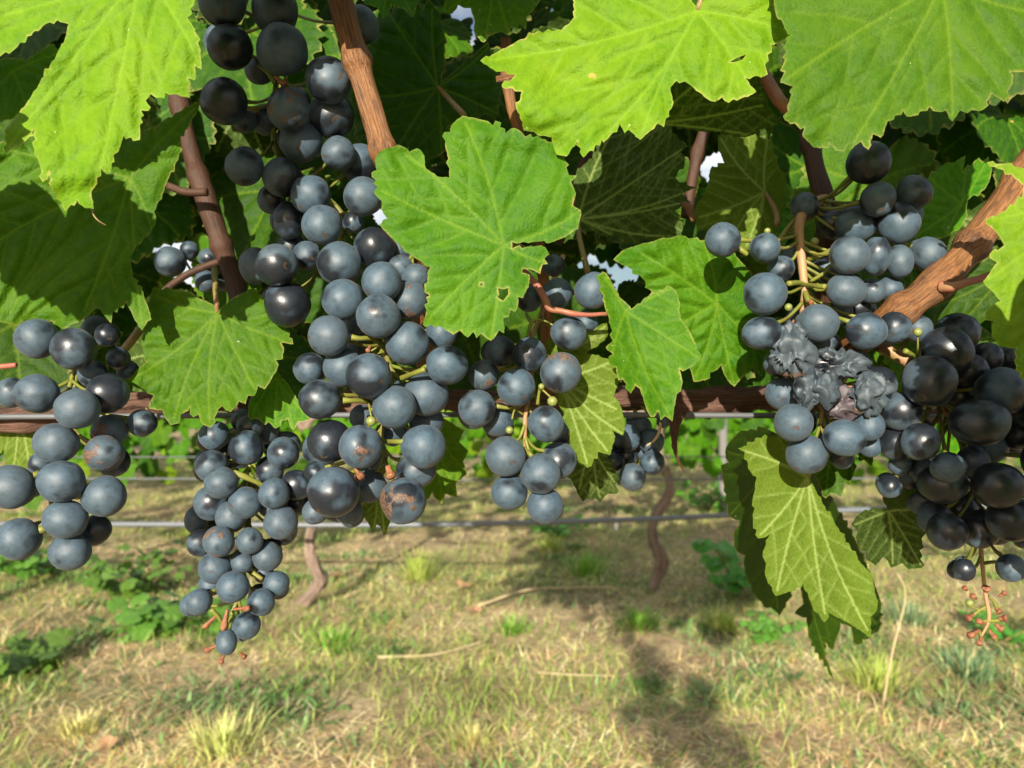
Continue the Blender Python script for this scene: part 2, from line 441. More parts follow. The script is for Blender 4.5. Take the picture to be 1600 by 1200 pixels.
# thatch of dry grass, mostly lying down
x, y = sample_field(120000, 1.45, 8.5, 1.5)
keep = fbm(x, y, 1.6, 4.0) + 0.30 * rng.standard_normal(len(x)) > -0.36
x, y = x[keep], y[keep]; n = len(x)
base = np.array([0.70, 0.54, 0.29])
cl = base * (0.55 + 0.75 * rng.random((n, 1))) * (1 + 0.14 * rng.standard_normal((n, 3)) * np.array([0.5, 0.5, 1]))
cl = np.where(rng.random((n, 1)) < 0.25, cl * np.array([0.58, 0.44, 0.36]), cl)
cl = cl * np.clip(1.0 + 0.75 * fbm(x, y, 3.0, 21.0), 0.35, 1.5)[:, None]
V, T, C = blades(x, y, gz_arr(x, y), rng.uniform(0.02, 0.085, n) * (0.8 + 0.06 * y), rng.uniform(0.0011, 0.0027, n) * (0.8 + 0.10 * y), rng.uniform(0.85, 1.5, n), rng.uniform(0, 6.283, n), np.clip(cl, 0.02, 0.85), 0.5)
tag(add('dry_grass', mesh_np('dry_grass', V, T, {'tint': C}), M_BLADE), 'matted dry straw grass covering the ground between the rows', 'grass', kind='stuff')
# green grass in patches
x, y = sample_field(100000, 1.45, 9.0, 1.35)
g = fbm(x, y, 1.15, 9.0) + 0.20 * fbm(x, y, 4.0, 2.0)
band = 0.36 * np.exp(-((y - 3.2) / 0.8) ** 2) - 0.03 + 0.34 * np.clip((y - 4.0) / 2, 0, 1)
keep = g + band + 0.16 * rng.standard_normal(len(x)) > 0.06
x, y = x[keep], y[keep]; n = len(x)
hue = rng.random((n, 1))
cl = np.array([0.09, 0.19, 0.022]) * (1 - hue) + np.array([0.33, 0.36, 0.09]) * hue
cl = cl * (0.7 + 0.6 * rng.random((n, 1)))
V, T, C = blades(x, y, gz_arr(x, y), rng.uniform(0.02, 0.07, n) * (0.8 + 0.08 * y), rng.uniform(0.0015, 0.0036, n) * (0.8 + 0.10 * y), rng.uniform(0.3, 1.2, n), rng.uniform(0, 6.283, n), np.clip(cl, 0.01, 0.8), 0.6)
tag(add('green_grass', mesh_np('green_grass', V, T, {'tint': C}), M_BLADE), 'low green grass growing in patches through the straw', 'grass', kind='stuff')

# creeping weeds: clusters of short broad blades
cx, cy = sample_field(150, 1.6, 5.5, 1.2)
xs, ys = [], []
for a_, b_ in zip(cx, cy):
    m_ = rng.integers(50, 170); sp_ = rng.uniform(0.04, 0.13)
    xs.append(a_ + rng.normal(0, sp_, m_)); ys.append(b_ + rng.normal(0, sp_ * 0.8, m_))
x, y = np.concatenate(xs), np.concatenate(ys); n = len(x)
hue = np.repeat(rng.random(len(cx)), [len(q) for q in xs])[:, None]
cl = (np.array([0.055, 0.130, 0.018]) * (1 - hue) + np.array([0.13, 0.19, 0.075]) * hue) * (0.6 + 0.8 * rng.random((n, 1)))
V, T, C = blades(x, y, gz_arr(x, y), rng.uniform(0.015, 0.05, n), rng.uniform(0.005, 0.012, n), rng.uniform(0.4, 1.4, n), rng.uniform(0, 6.283, n), cl, 0.5)
tag(add('creeping_weeds', mesh_np('creeping_weeds', V, T, {'tint': C}), M_BLADE), 'low creeping green weeds scattered through the straw', 'weeds', kind='stuff')

# ------------------------------------------------------------------ leaves
def pip(pts, poly):
    """even-odd inside test, pts (n,2), poly (m,2)"""
    x, y = pts[:, 0][:, None], pts[:, 1][:, None]
    a, b = poly, np.roll(poly, -1, axis=0)
    c = ((a[:, 1] > y) != (b[:, 1] > y))
    with np.errstate(divide='ignore', invalid='ignore'):
        xi = (b[:, 0] - a[:, 0]) * (y - a[:, 1]) / (b[:, 1] - a[:, 1]) + a[:, 0]
    return (np.count_nonzero(c & (x < xi), axis=1) % 2) == 1

def resample(poly, s):
    out = []
    for a, b in zip(poly, np.roll(poly, -1, axis=0)):
        k = max(1, int(round(np.linalg.norm(b - a) / s)))
        for i in range(k): out.append(a + (b - a) * i / k)
    return np.array(out)

def mind(p, q, chunk=1500):
    if len(q) == 0: return np.full(len(p), 1e3)
    return np.concatenate([np.sqrt(((p[i:i + chunk, None, :] - q[None]) ** 2).sum(-1).min(1)) for i in range(0, len(p), chunk)])

def leaf_2d(poly, junc, tips, res, r, holes=(), size=None):
    """triangulated leaf in flat millimetre coordinates with vein and edge distances"""
    poly = np.asarray(poly, float); junc = np.asarray(junc, float)
    out = resample(poly, res * 1.3)
    out = out + r.normal(0, 0.10, out.shape) * min(1.0, res)
    loops = [out] + [resample(np.asarray(h, float), 0.8) for h in holes]
    prim, sec = [], []
    size = size or max(np.ptp(poly[:, 0]), np.ptp(poly[:, 1]))
    lines = []
    for t in tips:
        t = np.asarray(t, float); dv = t - junc; L = np.linalg.norm(dv)
        nrm = np.array([-dv[1], dv[0]]) / L
        bend = r.uniform(-0.05, 0.05) * L
        s = np.linspace(0, 0.97, max(4, int(L / 0.8)))
        pts = junc + np.outer(s, dv) + np.outer(np.sin(s * math.pi) * bend, nrm)
        lines.append(pts)
    allp = [np.array(l) for l in lines]
    for li, pts in enumerate(allp):
        L = len(pts)
        prim.append(pts)
        others = np.vstack([p for j, p in enumerate(allp) if j != li]) if len(allp) > 1 else np.zeros((0, 2))
        step = r.uniform(8.5, 11.5) * size / 90.0
        pos, side = step * 0.9, 1
        while pos < L * 0.8 * 0.93:
            i = int(pos / 0.8)
            if i >= L - 2: break
            d = pts[min(i + 3, L - 1)] - pts[i]; d = d / (np.linalg.norm(d) + 1e-9)
            ang = side * r.uniform(0.72, 0.95)
            p = pts[i].copy(); ln = []
            a0 = math.atan2(d[1], d[0]) + ang
            for q in range(90):
                a = a0 - side * 0.35 * q / 50
                p = p + 0.8 * np.array([math.cos(a), math.sin(a)])
                ln.append(p.copy())
                if q % 3 == 0:
                    if not pip(p[None], poly)[0]: break
                    if len(others) and q > 4 and mind(p[None], others)[0] < 1.6: break
            if len(ln) > 4: sec.append(np.array(ln[:-2]))
            side = -side
            pos += step * 0.62
    primp = np.vstack(prim) if prim else np.zeros((0, 2))
    secp = np.vstack(sec) if sec else np.zeros((0, 2))
    if len(primp): primp = primp[pip(primp, poly)]
    if len(secp): secp = secp[pip(secp, poly)]
    lo, hi = poly.min(0), poly.max(0)
    gx_, gy_ = np.meshgrid(np.arange(lo[0], hi[0], res), np.arange(lo[1], hi[1], res * 0.866))
    gx_[1::2] += res / 2
    g = np.stack([gx_.ravel(), gy_.ravel()], 1)
    g += r.uniform(-0.12, 0.12, g.shape) * res
    g = g[pip(g, poly)]
    edgep = np.vstack(loops)
    g = g[mind(g, edgep) > res * 0.45]
    if len(primp):
        g = g[mind(g, primp) > 0.5 * min(res, 1.3)]
    vp = primp[::max(1, int(res * 0.9 / 0.8))] if len(primp) else primp
    vp = vp[mind(vp, edgep) > 0.5] if len(vp) else vp
    pts = np.vstack([edgep, vp, g]) if len(vp) else np.vstack([edgep, g])
    ed, b = [], 0
    for l in loops:
        m = len(l)
        ed += [(b + i, b + (i + 1) % m) for i in range(m)]
        b += m
    res_ = delaunay_2d_cdt([Vector(p) for p in pts], ed, [], 0, 1e-5)
    V2 = np.array([(v[0], v[1]) for v in res_[0]])
    T = np.array([f for f in res_[2] if len(f) == 3])
    cen = V2[T].mean(1)
    ok = pip(cen, out)
    for h in loops[1:]: ok &= ~pip(cen, h)
    T = T[ok]
    # make every face counter-clockwise in the 2D frame
    a, b_, c = V2[T[:, 0]], V2[T[:, 1]], V2[T[:, 2]]
    cr = (b_[:, 0] - a[:, 0]) * (c[:, 1] - a[:, 1]) - (b_[:, 1] - a[:, 1]) * (c[:, 0] - a[:, 0])
    T[cr < 0] = T[cr < 0][:, ::-1]
    used = np.unique(T); remap = -np.ones(len(V2), int); remap[used] = np.arange(len(used))
    V2 = V2[used]; T = remap[T]
    d1, d2, de = mind(V2, primp), mind(V2, secp), mind(V2, edgep)
    rj = np.linalg.norm(V2 - junc, axis=1) / size
    w1 = np.clip(0.55 - 0.30 * rj, 0.28, 1)
    vein = np.maximum(np.exp(-(d1 / w1) ** 2), 0.55 * np.exp(-(d2 / 0.42) ** 2))
    vein = np.where(de < 0.8, vein * 0.4, vein)
    dd = np.minimum(d1, d2 * 1.15)
    quilt = 1 - np.exp(-(dd / 2.6) ** 2)
    quilt *= np.clip(de / 4.0, 0.15, 1)
    return V2, T, vein, np.exp(-(de / 0.40) ** 2), quilt, rj

def waves(V2, r, n=5, wl=(18, 55)):
    h = np.zeros(len(V2))
    for _ in range(n):
        a = r.uniform(0, 6.283); k = 6.283 / r.uniform(*wl)
        h += r.uniform(0.4, 1) * np.sin(V2[:, 0] * math.cos(a) * k + V2[:, 1] * math.sin(a) * k + r.uniform(0, 6.283))
    return h / n

LEAVES = []
def traced_leaf(poly, junc, tips, d, parent, mat, tilt=(0, 0), curl=0.0, wav=3.0, flip=False, holes=(), res=0.92, seed=1, quilt=0.9, label=None, petiole=None, fold=0.0):
    """a leaf blade with its own outline, hanging d metres away; tilt = metres of depth for each metre right / down"""
    r = np.random.default_rng(seed)
    s = d / F * 1000.0
    poly = np.asarray(poly, float); c0 = poly.mean(0)
    sg = np.sign(np.sum(poly[:, 0] * np.roll(poly[:, 1], -1) - np.roll(poly[:, 0], -1) * poly[:, 1]))
    fine = []
    for a_, b_ in zip(poly, np.roll(poly, -1, axis=0)):
        L_ = np.linalg.norm(b_ - a_); m_ = int(round(L_ / 15.0)); fine.append(a_)
        if L_ < 13 or (mat is M_SHOOT): continue
        on = np.array([b_[1] - a_[1], -(b_[0] - a_[0])]) / L_ * sg
        for i_ in range(max(1, m_)):
            if r.random() < 0.35: continue
            tt = (i_ + 0.66 + r.uniform(-0.1, 0.1)) / max(1, m_)
            fine.append(a_ + (b_ - a_) * tt + on * r.uniform(1.0, 3.4))
            if i_ < m_ - 1: fine.append(a_ + (b_ - a_) * (i_ + 1.0) / m_ - on * r.uniform(0, 1.2))
    poly = np.array(fine)
    pv, nx_ = np.roll(poly, 1, 0) - poly, np.roll(poly, -1, 0) - poly
    ln = np.linalg.norm(pv, axis=1) * np.linalg.norm(nx_, axis=1) + 1e-9
    area = np.sum(poly[:, 0] * np.roll(poly[:, 1], -1) - np.roll(poly[:, 0], -1) * poly[:, 1])
    crs = (nx_[:, 0] * pv[:, 1] - nx_[:, 1] * pv[:, 0]) * np.sign(area)
    cosang = (pv * nx_).sum(1) / ln
    bis = -(pv / (np.linalg.norm(pv, axis=1)[:, None] + 1e-9) + nx_ / (np.linalg.norm(nx_, axis=1)[:, None] + 1e-9))
    bl = np.linalg.norm(bis, axis=1)[:, None] + 1e-9
    poly = poly + np.where((crs > 0) & (cosang > -0.75), 1, 0)[:, None] * bis / bl * 1.6
    to = lambda q: (np.asarray(q, float) - c0) * s
    V2, T, vein, edge, qu, rj = leaf_2d(to(poly), to(junc), [to(t) for t in tips], res, r, [to(h) for h in holes])
    J = to(junc)
    dep = d * 1000 + tilt[0] * V2[:, 0] + tilt[1] * V2[:, 1]
    q = V2 - J
    dep = dep + curl * (q ** 2).sum(1) / 1000.0 * 10
    if fold:
        t0 = to(tips[0]) - J; nn = np.array([-t0[1], t0[0]]) / np.linalg.norm(t0)
        dep = dep + fold * np.abs(q @ nn)
    edgew = np.clip(rj * 1.6, 0.15, 1)
    dep = dep + 1.7 * wav * waves(V2, r) * edgew + 1.7 * waves(V2, r, 6, (8, 17)) * edgew
    sgn = 1.0 if flip else -1.0
    dep = dep + sgn * 1.3 * quilt * qu
    uv = V2 / s + c0
    D = dep / 1000.0
    V = np.stack([(uv[:, 0] - 800) / F * D, D, CZ - (uv[:, 1] - 600) / F * D], 1)
    # in the (right, down) frame counter-clockwise faces look away from the camera
    F_ = T if flip else T[:, ::-1]
    me = mesh_np('leaf', V, F_, {'vein': vein, 'edge': edge, 'luv': np.stack([V2[:, 0], V2[:, 1], np.zeros(len(V2))], 1), 'bark': np.stack([V2[:, 0], np.zeros(len(V2)), V2[:, 1] * 8], 1)})
    o = add('leaf', me, mat, parent)
    if label: o['label'] = label
    if petiole:
        Jd = d + (tilt[0] * J[0] + tilt[1] * J[1]) / 1000
        pts = [tuple(P(junc[0], junc[1], Jd + 0.001))] + [tuple(P(*p[:3])) for p in petiole]
        rr = np.linspace(0.0011, 0.0016, len(pts))
        Tubes().tube(pts, rr, 7, 5, seed=seed).build('petiole', M_PETI, o)
    LEAVES.append((o, poly, d))
    return o

def generic_outline(r, size=100.0):
    """five-lobed toothed vine leaf; stalk end at (0,0), tip towards +y, in mm"""
    lob = [(90, 1.0), (38, 0.86), (142, 0.86), (-18, 0.66), (198, 0.66)]
    lob = [(a + r.uniform(-5, 5), l * r.uniform(0.92, 1.08)) for a, l in lob]
    deg = np.arange(-70, 251, 2.2)
    rad = np.zeros(len(deg))
    dep = r.uniform(0.60, 0.78)
    for a, l in lob:
        rad = np.maximum(rad, l * np.maximum(np.cos(np.radians(np.clip((deg - a) * 1.35, -90, 90))), 0) ** 0.55)
    rad = np.maximum(rad, dep * 0.62)
    rad *= np.clip((deg + 82) / 22, 0.35, 1) * np.clip((262 - deg) / 22, 0.35, 1)
    tooth = np.abs(((deg / 9.5 + r.uniform(0, 1)) % 1.0) - 0.35)
    rad = rad * (1 + 0.14 * (0.5 - tooth) + r.normal(0, 0.012, len(deg)))
    a = np.radians(deg)
    pl = np.stack([np.cos(a) * rad, np.sin(a) * rad], 1) * size * 0.58
    tips = [np.array([math.cos(R(a_)), math.sin(R(a_))]) * l * size * 0.58 * 0.98 for a_, l in lob]
    return np.vstack([pl, [[0, -0.5]]]), tips

def generic_mesh(seed, res=2.3, size=100.0):
    r = np.random.default_rng(seed)
    pl, tips = generic_outline(r, size)
    V2, T, vein, edge, qu, rj = leaf_2d(pl, (0, 0.5), tips, res, r)
    z = 1.3 * qu + 5 * waves(V2, r, 5, (30, 80)) * np.clip(rj * 2, 0, 1) - (V2 ** 2).sum(1) / 1000 * r.uniform(0.4, 2.2) + np.abs(V2[:, 0]) * r.uniform(-0.05, 0.22)
    V = np.stack([V2[:, 0], V2[:, 1], z], 1) / 1000.0
    return mesh_np('leaf', V, T, {'vein': vein, 'edge': edge, 'luv': np.stack([V2[:, 0], V2[:, 1], np.zeros(len(V2))], 1)}), pl / 1000.0

# ------------------------------------------------------------------ the vine in front
vine = empty('grapevine', P(800, 640, 0.42), 'front grapevine with big sunlit green leaves hanging over the cordon wire', 'vine')

LA = [(330, -10), (305, 0), (293, 27), (305, 50), (313, 83), (314, 107), (304, 102), (304, 124), (293, 122), (296, 152), (277, 147), (258, 145), (256, 152), (235, 147), (228, 157), (231, 173), (221, 172), (219, 195), (217, 217),
      (193, 212), (185, 237), (177, 243), (173, 267), (157, 262), (148, 293), (142, 300), (146, 325), (133, 325), (120, 312), (103, 328), (80, 293), (77, 270), (67, 283), (62, 257), (54, 233), (54, 203), (38, 223), (9, 238),
      (10, 200), (38, 167), (60, 133), (100, 67), (107, 37), (90, 32), (67, 40), (43, 57), (23, 77), (-5, 86), (-60, 70), (-90, -20), (-60, -110), (20, -150), (120, -130), (215, -60), (300, -120), (370, -70)]
traced_leaf(LA, (222, -48), [(146, 322), (-70, 40), (314, 105), (9, 236)], 0.272, vine, M_LEAFY, (0.05, -0.16), 0.004, 3.5, seed=3, quilt=1.1, label='large yellow-green leaf in the upper left corner', petiole=[(235, -120, 0.29), (260, -200, 0.33)])
LB = [(752, 95), (790, 75), (833, 53), (877, 47), (897, 27), (897, 3), (890, -40), (940, -110), (1040, -60), (1088, 10), (1110, -30), (1160, -60), (1200, -20), (1210, 12), (1235, 45), (1232, 57), (1205, 70), (1195, 100), (1198, 115), (1165, 122), (1180, 143), (1160, 152),
      (1133, 158), (1128, 152), (1110, 158), (1097, 147), (1070, 127), (1057, 126), (1047, 137), (1052, 160), (1045, 173), (1037, 197), (1027, 193), (1018, 203), (1000, 217), (982, 203), (977, 207), (968, 193), (957, 207), (943, 220), (940, 218), (912, 245),
      (903, 220), (885, 243), (870, 240), (862, 215), (820, 203), (812, 180), (807, 170), (815, 143), (785, 135), (805, 117), (770, 108)]
traced_leaf(LB, (1090, 17), [(912, 243), (756, 95), (1000, 215), (1178, 142), (1230, 48)], 0.300, vine, M_LEAFY, (-0.10, -0.22), 0.002, 4.0, seed=5, quilt=1.3, label='wide lit leaf with a pale star of veins at the top centre',
            holes=[[(1140, 97), (1150, 91), (1166, 85), (1160, 93), (1148, 97)]], petiole=[(1105, -30, 0.31), (1130, -120, 0.36)])
LC = [(590, 240), (600, 233), (627, 228), (640, 237), (652, 233), (663, 243), (665, 263), (687, 277), (702, 277), (703, 263), (697, 233), (695, 208), (703, 206), (707, 193), (723, 182), (753, 187), (770, 197), (775, 190), (790, 207), (805, 200), (820, 213), (845, 216), (867, 227), (883, 250), (888, 273),
      (900, 275), (893, 284), (900, 302), (895, 320), (907, 330), (898, 360), (883, 370), (867, 377), (850, 376), (818, 378), (800, 379), (800, 388), (830, 386), (852, 387), (857, 397), (850, 405), (855, 412), (848, 413), (843, 426), (829, 421), (817, 420), (816, 425), (827, 436), (821, 456), (809, 465), (810, 470), (804, 486), (798, 484), (794, 494), (786, 498),
      (787, 519), (780, 517), (767, 531), (752, 522), (745, 527), (740, 519), (730, 526), (718, 517), (708, 521), (700, 518), (686, 509), (662, 507), (666, 484), (671, 462), (665, 456), (668, 440), (671, 418), (660, 410), (640, 397), (615, 375), (595, 352), (605, 341),
      (596, 325), (597, 315), (585, 300), (590, 292), (582, 270), (588, 265), (586, 250)]
traced_leaf(LC, (787, 383), [(725, 186), (628, 236), (664, 505), (767, 529), (905, 330), (590, 295), (850, 410)], 0.298, vine, M_LEAF, (0.04, -0.10), 0.003, 3.5, seed=8, quilt=1.15, label='lit leaf with torn holes hanging in the middle of the picture',
            holes=[[(778, 450), (786, 452), (794, 450), (794, 460), (786, 470), (777, 464), (780, 460)], [(750, 443), (754, 442), (754, 447), (750, 446)]], petiole=[(800, 384, 0.305), (822, 392, 0.325), (835, 420, 0.35)])
LD = [(1206, -30), (1212, 20), (1235, 55), (1228, 67), (1227, 93), (1220, 110), (1225, 113), (1220, 128), (1240, 135), (1232, 160), (1227, 187), (1257, 200), (1255, 213), (1272, 230), (1285, 230), (1297, 225), (1307, 235), (1322, 233), (1327, 223), (1328, 233), (1345, 222), (1355, 232), (1365, 210), (1380, 210), (1387, 190),
      (1410, 173), (1423, 182), (1452, 167), (1458, 173), (1478, 173), (1488, 188), (1500, 173), (1535, 172), (1550, 147), (1568, 157), (1582, 130), (1580, 112), (1605, 110), (1650, 100), (1690, 40), (1700, -40), (1640, -140), (1540, -160), (1475, -40), (1420, -150), (1300, -150), (1230, -100)]
traced_leaf(LD, (1472, -25), [(1330, 230), (1488, 186), (1222, 128), (1685, 30), (1300, -140)], 0.282, vine, M_LEAF, (-0.04, -0.20), 0.003, 3.0, seed=13, quilt=0.8, label='broad smooth green leaf in the upper right corner', petiole=[(1480, -80, 0.30), (1500, -180, 0.34)])
LE = [(1543, 255), (1570, 256), (1600, 263), (1640, 250), (1720, 280), (1790, 380), (1800, 520), (1740, 640), (1660, 650), (1600, 593), (1588, 573), (1588, 545), (1562, 540), (1550, 523), (1553, 502), (1542, 498), (1540, 488), (1563, 470), (1550, 455), (1538, 440), (1558, 410), (1548, 398), (1570, 382), (1556, 362), (1542, 343), (1570, 330), (1597, 308), (1600, 290), (1580, 272)]
traced_leaf(LE, (1700, 330), [(1590, 570), (1540, 440), (1545, 345), (1790, 500), (1700, 640)], 0.286, vine, M_LEAFY, (-0.15, -0.10), 0.004, 3.0, seed=17, label='lit leaf cut off by the right edge with a pinkish torn tip', petiole=[(1660, 370, 0.30), (1545, 430, 0.338), (1480, 448, 0.345)])
LF = [(933, 432), (947, 428), (957, 443), (958, 447), (967, 463), (987, 483), (1013, 463), (1047, 447), (1057, 455), (1063, 497), (1077, 517), (1095, 560), (1080, 573), (1062, 577), (1067, 597), (1057, 617), (1050, 657), (1040, 650), (1033, 655), (1028, 643), (1017, 650), (1010, 640), (1000, 607), (993, 603), (985, 613), (978, 600), (973, 593), (967, 593),
      (963, 573), (952, 567), (957, 553), (948, 543), (957, 533), (957, 517), (952, 497), (945, 480), (943, 462)]
traced_leaf(LF, (977, 485), [(1050, 655), (945, 432), (1050, 450), (1093, 560), (957, 552)], 0.318, vine, M_LEAF, (-0.45, -0.10), 0.002, 2.0, seed=21, label='glossy lit leaf folded along its midrib right of the centre', fold=0.35)
LG = [(960, 405), (975, 390), (1010, 380), (1060, 368), (1110, 380), (1150, 400), (1175, 430), (1180, 470), (1198, 510), (1198, 552), (1190, 588), (1177, 573), (1163, 586), (1147, 603), (1133, 587), (1128, 570), (1110, 582), (1108, 590), (1085, 595), (1080, 580), (1060, 540), (1035, 480), (1000, 430)]
traced_leaf(LG, (1120, 475), [(1147, 601), (1000, 395), (1195, 550), (1085, 590), (1100, 380), (1050, 520)], 0.372, vine, M_LEAF, (0.10, 0.15), -0.002, 3.0, seed=23, quilt=1.6, label='puckered lit leaf beside the right bunch', petiole=[(1150, 465, 0.375), (1185, 450, 0.39)])
LH = [(313, 160), (297, 195), (282, 213), (280, 240), (255, 300), (240, 330), (243, 350), (225, 372), (212, 385), (203, 400), (207, 433), (222, 453), (230, 477), (235, 490), (230, 503), (222, 515), (208, 493), (197, 473), (177, 487), (173, 503), (157, 483), (147, 483), (133, 497), (115, 505), (103, 513), (93, 517), (83, 503), (60, 500), (33, 500), (27, 507), (0, 503), (-60, 500), (-80, 380), (-60, 240), (10, 222), (60, 190), (150, 170), (200, 215), (240, 200), (295, 165)]
traced_leaf(LH, (203, 277), [(130, 490), (-70, 420), (222, 512), (308, 166), (0, 230), (235, 350)], 0.335, vine, M_LEAF, (0.16, -0.05), 0.002, 4.0, seed=29, quilt=1.2, label='half shaded leaf behind the upper left leaf')
LI = [(193, 597), (218, 607), (227, 613), (240, 618), (233, 637), (253, 640), (260, 655), (267, 663), (280, 660), (283, 647), (297, 637), (302, 650), (310, 648), (317, 663), (328, 667), (335, 653), (340, 640), (347, 635), (353, 641), (360, 642), (373, 627), (383, 630), (387, 618), (400, 613), (403, 603), (413, 607), (427, 587), (432, 580), (430, 563), (440, 560), (443, 543), (440, 535), (457, 537),
      (447, 515), (433, 500), (428, 480), (412, 465), (390, 452), (360, 470), (342, 482), (318, 470), (285, 455), (240, 450), (225, 500), (222, 540), (228, 566), (210, 585)]
traced_leaf(LI, (340, 489), [(328, 665), (196, 598), (270, 660), (400, 612), (455, 537), (240, 460)], 0.352, vine, M_LEAF, (0.05, -0.30), 0.003, 3.0, seed=31, quilt=1.1, label='toothed lit leaf hanging over the cordon', petiole=[(338, 465, 0.362), (335, 420, 0.39)])
LI2 = [(388, 635), (392, 655), (400, 653), (415, 662), (420, 660), (430, 668), (440, 658), (450, 655), (458, 671), (466, 660), (473, 659), (484, 654), (475, 640), (463, 622), (450, 600), (433, 582), (415, 590), (395, 610)]
traced_leaf(LI2, (432, 588), [(430, 666), (458, 669), (482, 653), (393, 652)], 0.372, vine, M_LEAF, (0, -0.2), 0.002, 1.5, seed=33)
LJ = [(854, 533), (861, 530), (875, 538), (888, 549), (913, 552), (927, 554), (952, 561), (964, 575), (966, 597), (959, 619), (970, 635), (976, 657), (973, 679), (957, 673), (960, 689), (952, 710), (935, 706), (928, 717), (918, 729), (901, 718), (896, 705), (891, 691), (888, 669), (881, 646), (866, 610), (855, 570)]
traced_leaf(LJ, (872, 590), [(918, 727), (952, 708), (973, 678), (955, 565), (965, 640)], 0.352, vine, M_LEAFP, (0.10, -0.15), 0.0, 2.0, flip=True, seed=37, label='pale underside of a leaf below the centre bunch')
traced_leaf([(905, 530), (917, 519), (930, 512), (947, 506), (950, 522), (940, 535), (925, 545), (913, 552), (900, 545)], (905, 540), [(946, 508), (945, 525)], 0.350, vine, M_LEAFP, (0.3, 0.2), 0, 1.5, flip=True, seed=38)
traced_leaf([(880, 735), (895, 722), (902, 700), (934, 690), (950, 715), (966, 747), (961, 757), (963, 770), (950, 771), (943, 778), (938, 784), (930, 778), (925, 781), (918, 778), (911, 782), (902, 768), (893, 750)], (925, 695), [(938, 780), (905, 765), (962, 755)], 0.392, vine, M_LEAFD, (0, 0.9), 0, 1.5, flip=True, seed=39)
LK = [(1264, 743), (1285, 720), (1270, 690), (1230, 680), (1190, 684), (1154, 701), (1163, 706), (1168, 720), (1171, 735), (1182, 745), (1180, 765), (1176, 780), (1179, 795), (1176, 803), (1185, 840), (1204, 833), (1197, 850), (1192, 871), (1197, 881), (1196, 899), (1205, 916), (1213, 930), (1232, 925), (1255, 911), (1267, 941), (1278, 958), (1288, 971), (1294, 957), (1327, 974), (1345, 985), (1360, 995),
      (1360, 965), (1371, 951), (1368, 930), (1364, 906), (1355, 890), (1341, 874), (1313, 832), (1285, 787)]
traced_leaf(LK, (1262, 745), [(1360, 992), (1186, 838), (1213, 928), (1290, 965), (1158, 703)], 0.362, vine, M_LEAFP, (0.12, -0.12), 0.001, 3.0, flip=True, seed=41, label='large pale leaf underside hanging below the right bunch', petiole=[(1275, 700, 0.37), (1290, 650, 0.39)])
LL = [(1155, 675), (1140, 690), (1133, 705), (1138, 722), (1127, 733), (1131, 759), (1136, 787), (1141, 808), (1157, 813), (1155, 820), (1145, 836), (1148, 857), (1164, 868), (1163, 885), (1166, 899), (1180, 930), (1197, 950), (1205, 950), (1218, 960), (1229, 941), (1236, 925), (1250, 913), (1255, 944), (1243, 958), (1260, 965), (1267, 1000), (1278, 1021), (1292, 1042), (1302, 1060), (1290, 1028),
      (1288, 1004), (1301, 1014), (1313, 974), (1330, 980), (1339, 1007), (1358, 993), (1374, 983), (1378, 944), (1367, 913), (1340, 850), (1290, 760), (1240, 690), (1195, 668)]
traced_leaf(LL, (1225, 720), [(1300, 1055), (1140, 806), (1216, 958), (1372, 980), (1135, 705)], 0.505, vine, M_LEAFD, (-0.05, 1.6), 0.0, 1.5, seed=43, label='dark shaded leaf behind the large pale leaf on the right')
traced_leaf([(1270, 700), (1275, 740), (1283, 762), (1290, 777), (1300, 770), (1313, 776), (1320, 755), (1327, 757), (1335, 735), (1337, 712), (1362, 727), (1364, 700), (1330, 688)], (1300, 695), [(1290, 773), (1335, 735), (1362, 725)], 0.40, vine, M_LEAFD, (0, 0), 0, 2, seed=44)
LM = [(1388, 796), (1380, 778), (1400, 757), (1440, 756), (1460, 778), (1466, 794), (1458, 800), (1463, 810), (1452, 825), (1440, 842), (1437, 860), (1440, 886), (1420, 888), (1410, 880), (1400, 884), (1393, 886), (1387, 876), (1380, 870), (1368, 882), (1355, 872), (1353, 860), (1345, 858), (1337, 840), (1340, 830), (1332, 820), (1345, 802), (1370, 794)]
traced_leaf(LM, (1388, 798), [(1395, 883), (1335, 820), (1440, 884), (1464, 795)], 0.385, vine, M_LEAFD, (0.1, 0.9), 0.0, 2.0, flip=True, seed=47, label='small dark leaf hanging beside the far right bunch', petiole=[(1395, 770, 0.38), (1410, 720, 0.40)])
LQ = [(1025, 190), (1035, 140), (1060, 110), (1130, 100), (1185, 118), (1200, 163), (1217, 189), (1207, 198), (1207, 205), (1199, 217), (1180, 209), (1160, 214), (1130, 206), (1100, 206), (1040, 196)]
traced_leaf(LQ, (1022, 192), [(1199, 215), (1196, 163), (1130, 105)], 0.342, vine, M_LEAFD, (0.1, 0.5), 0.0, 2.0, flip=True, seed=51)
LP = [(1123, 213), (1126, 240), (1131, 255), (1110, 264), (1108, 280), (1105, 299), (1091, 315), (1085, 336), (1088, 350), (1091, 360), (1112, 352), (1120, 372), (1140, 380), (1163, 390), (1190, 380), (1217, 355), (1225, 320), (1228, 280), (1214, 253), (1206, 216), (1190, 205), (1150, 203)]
traced_leaf(LP, (1195, 300), [(1125, 215), (1090, 340), (1140, 378), (1165, 388), (1180, 380), (1200, 215)], 0.402, vine, M_LEAFP, (0.1, 0.1), 0.0, 3.0, flip=True, seed=53, label='leaf underside with raised veins above the right bunch', petiole=[(1212, 330, 0.395), (1215, 352, 0.39)])
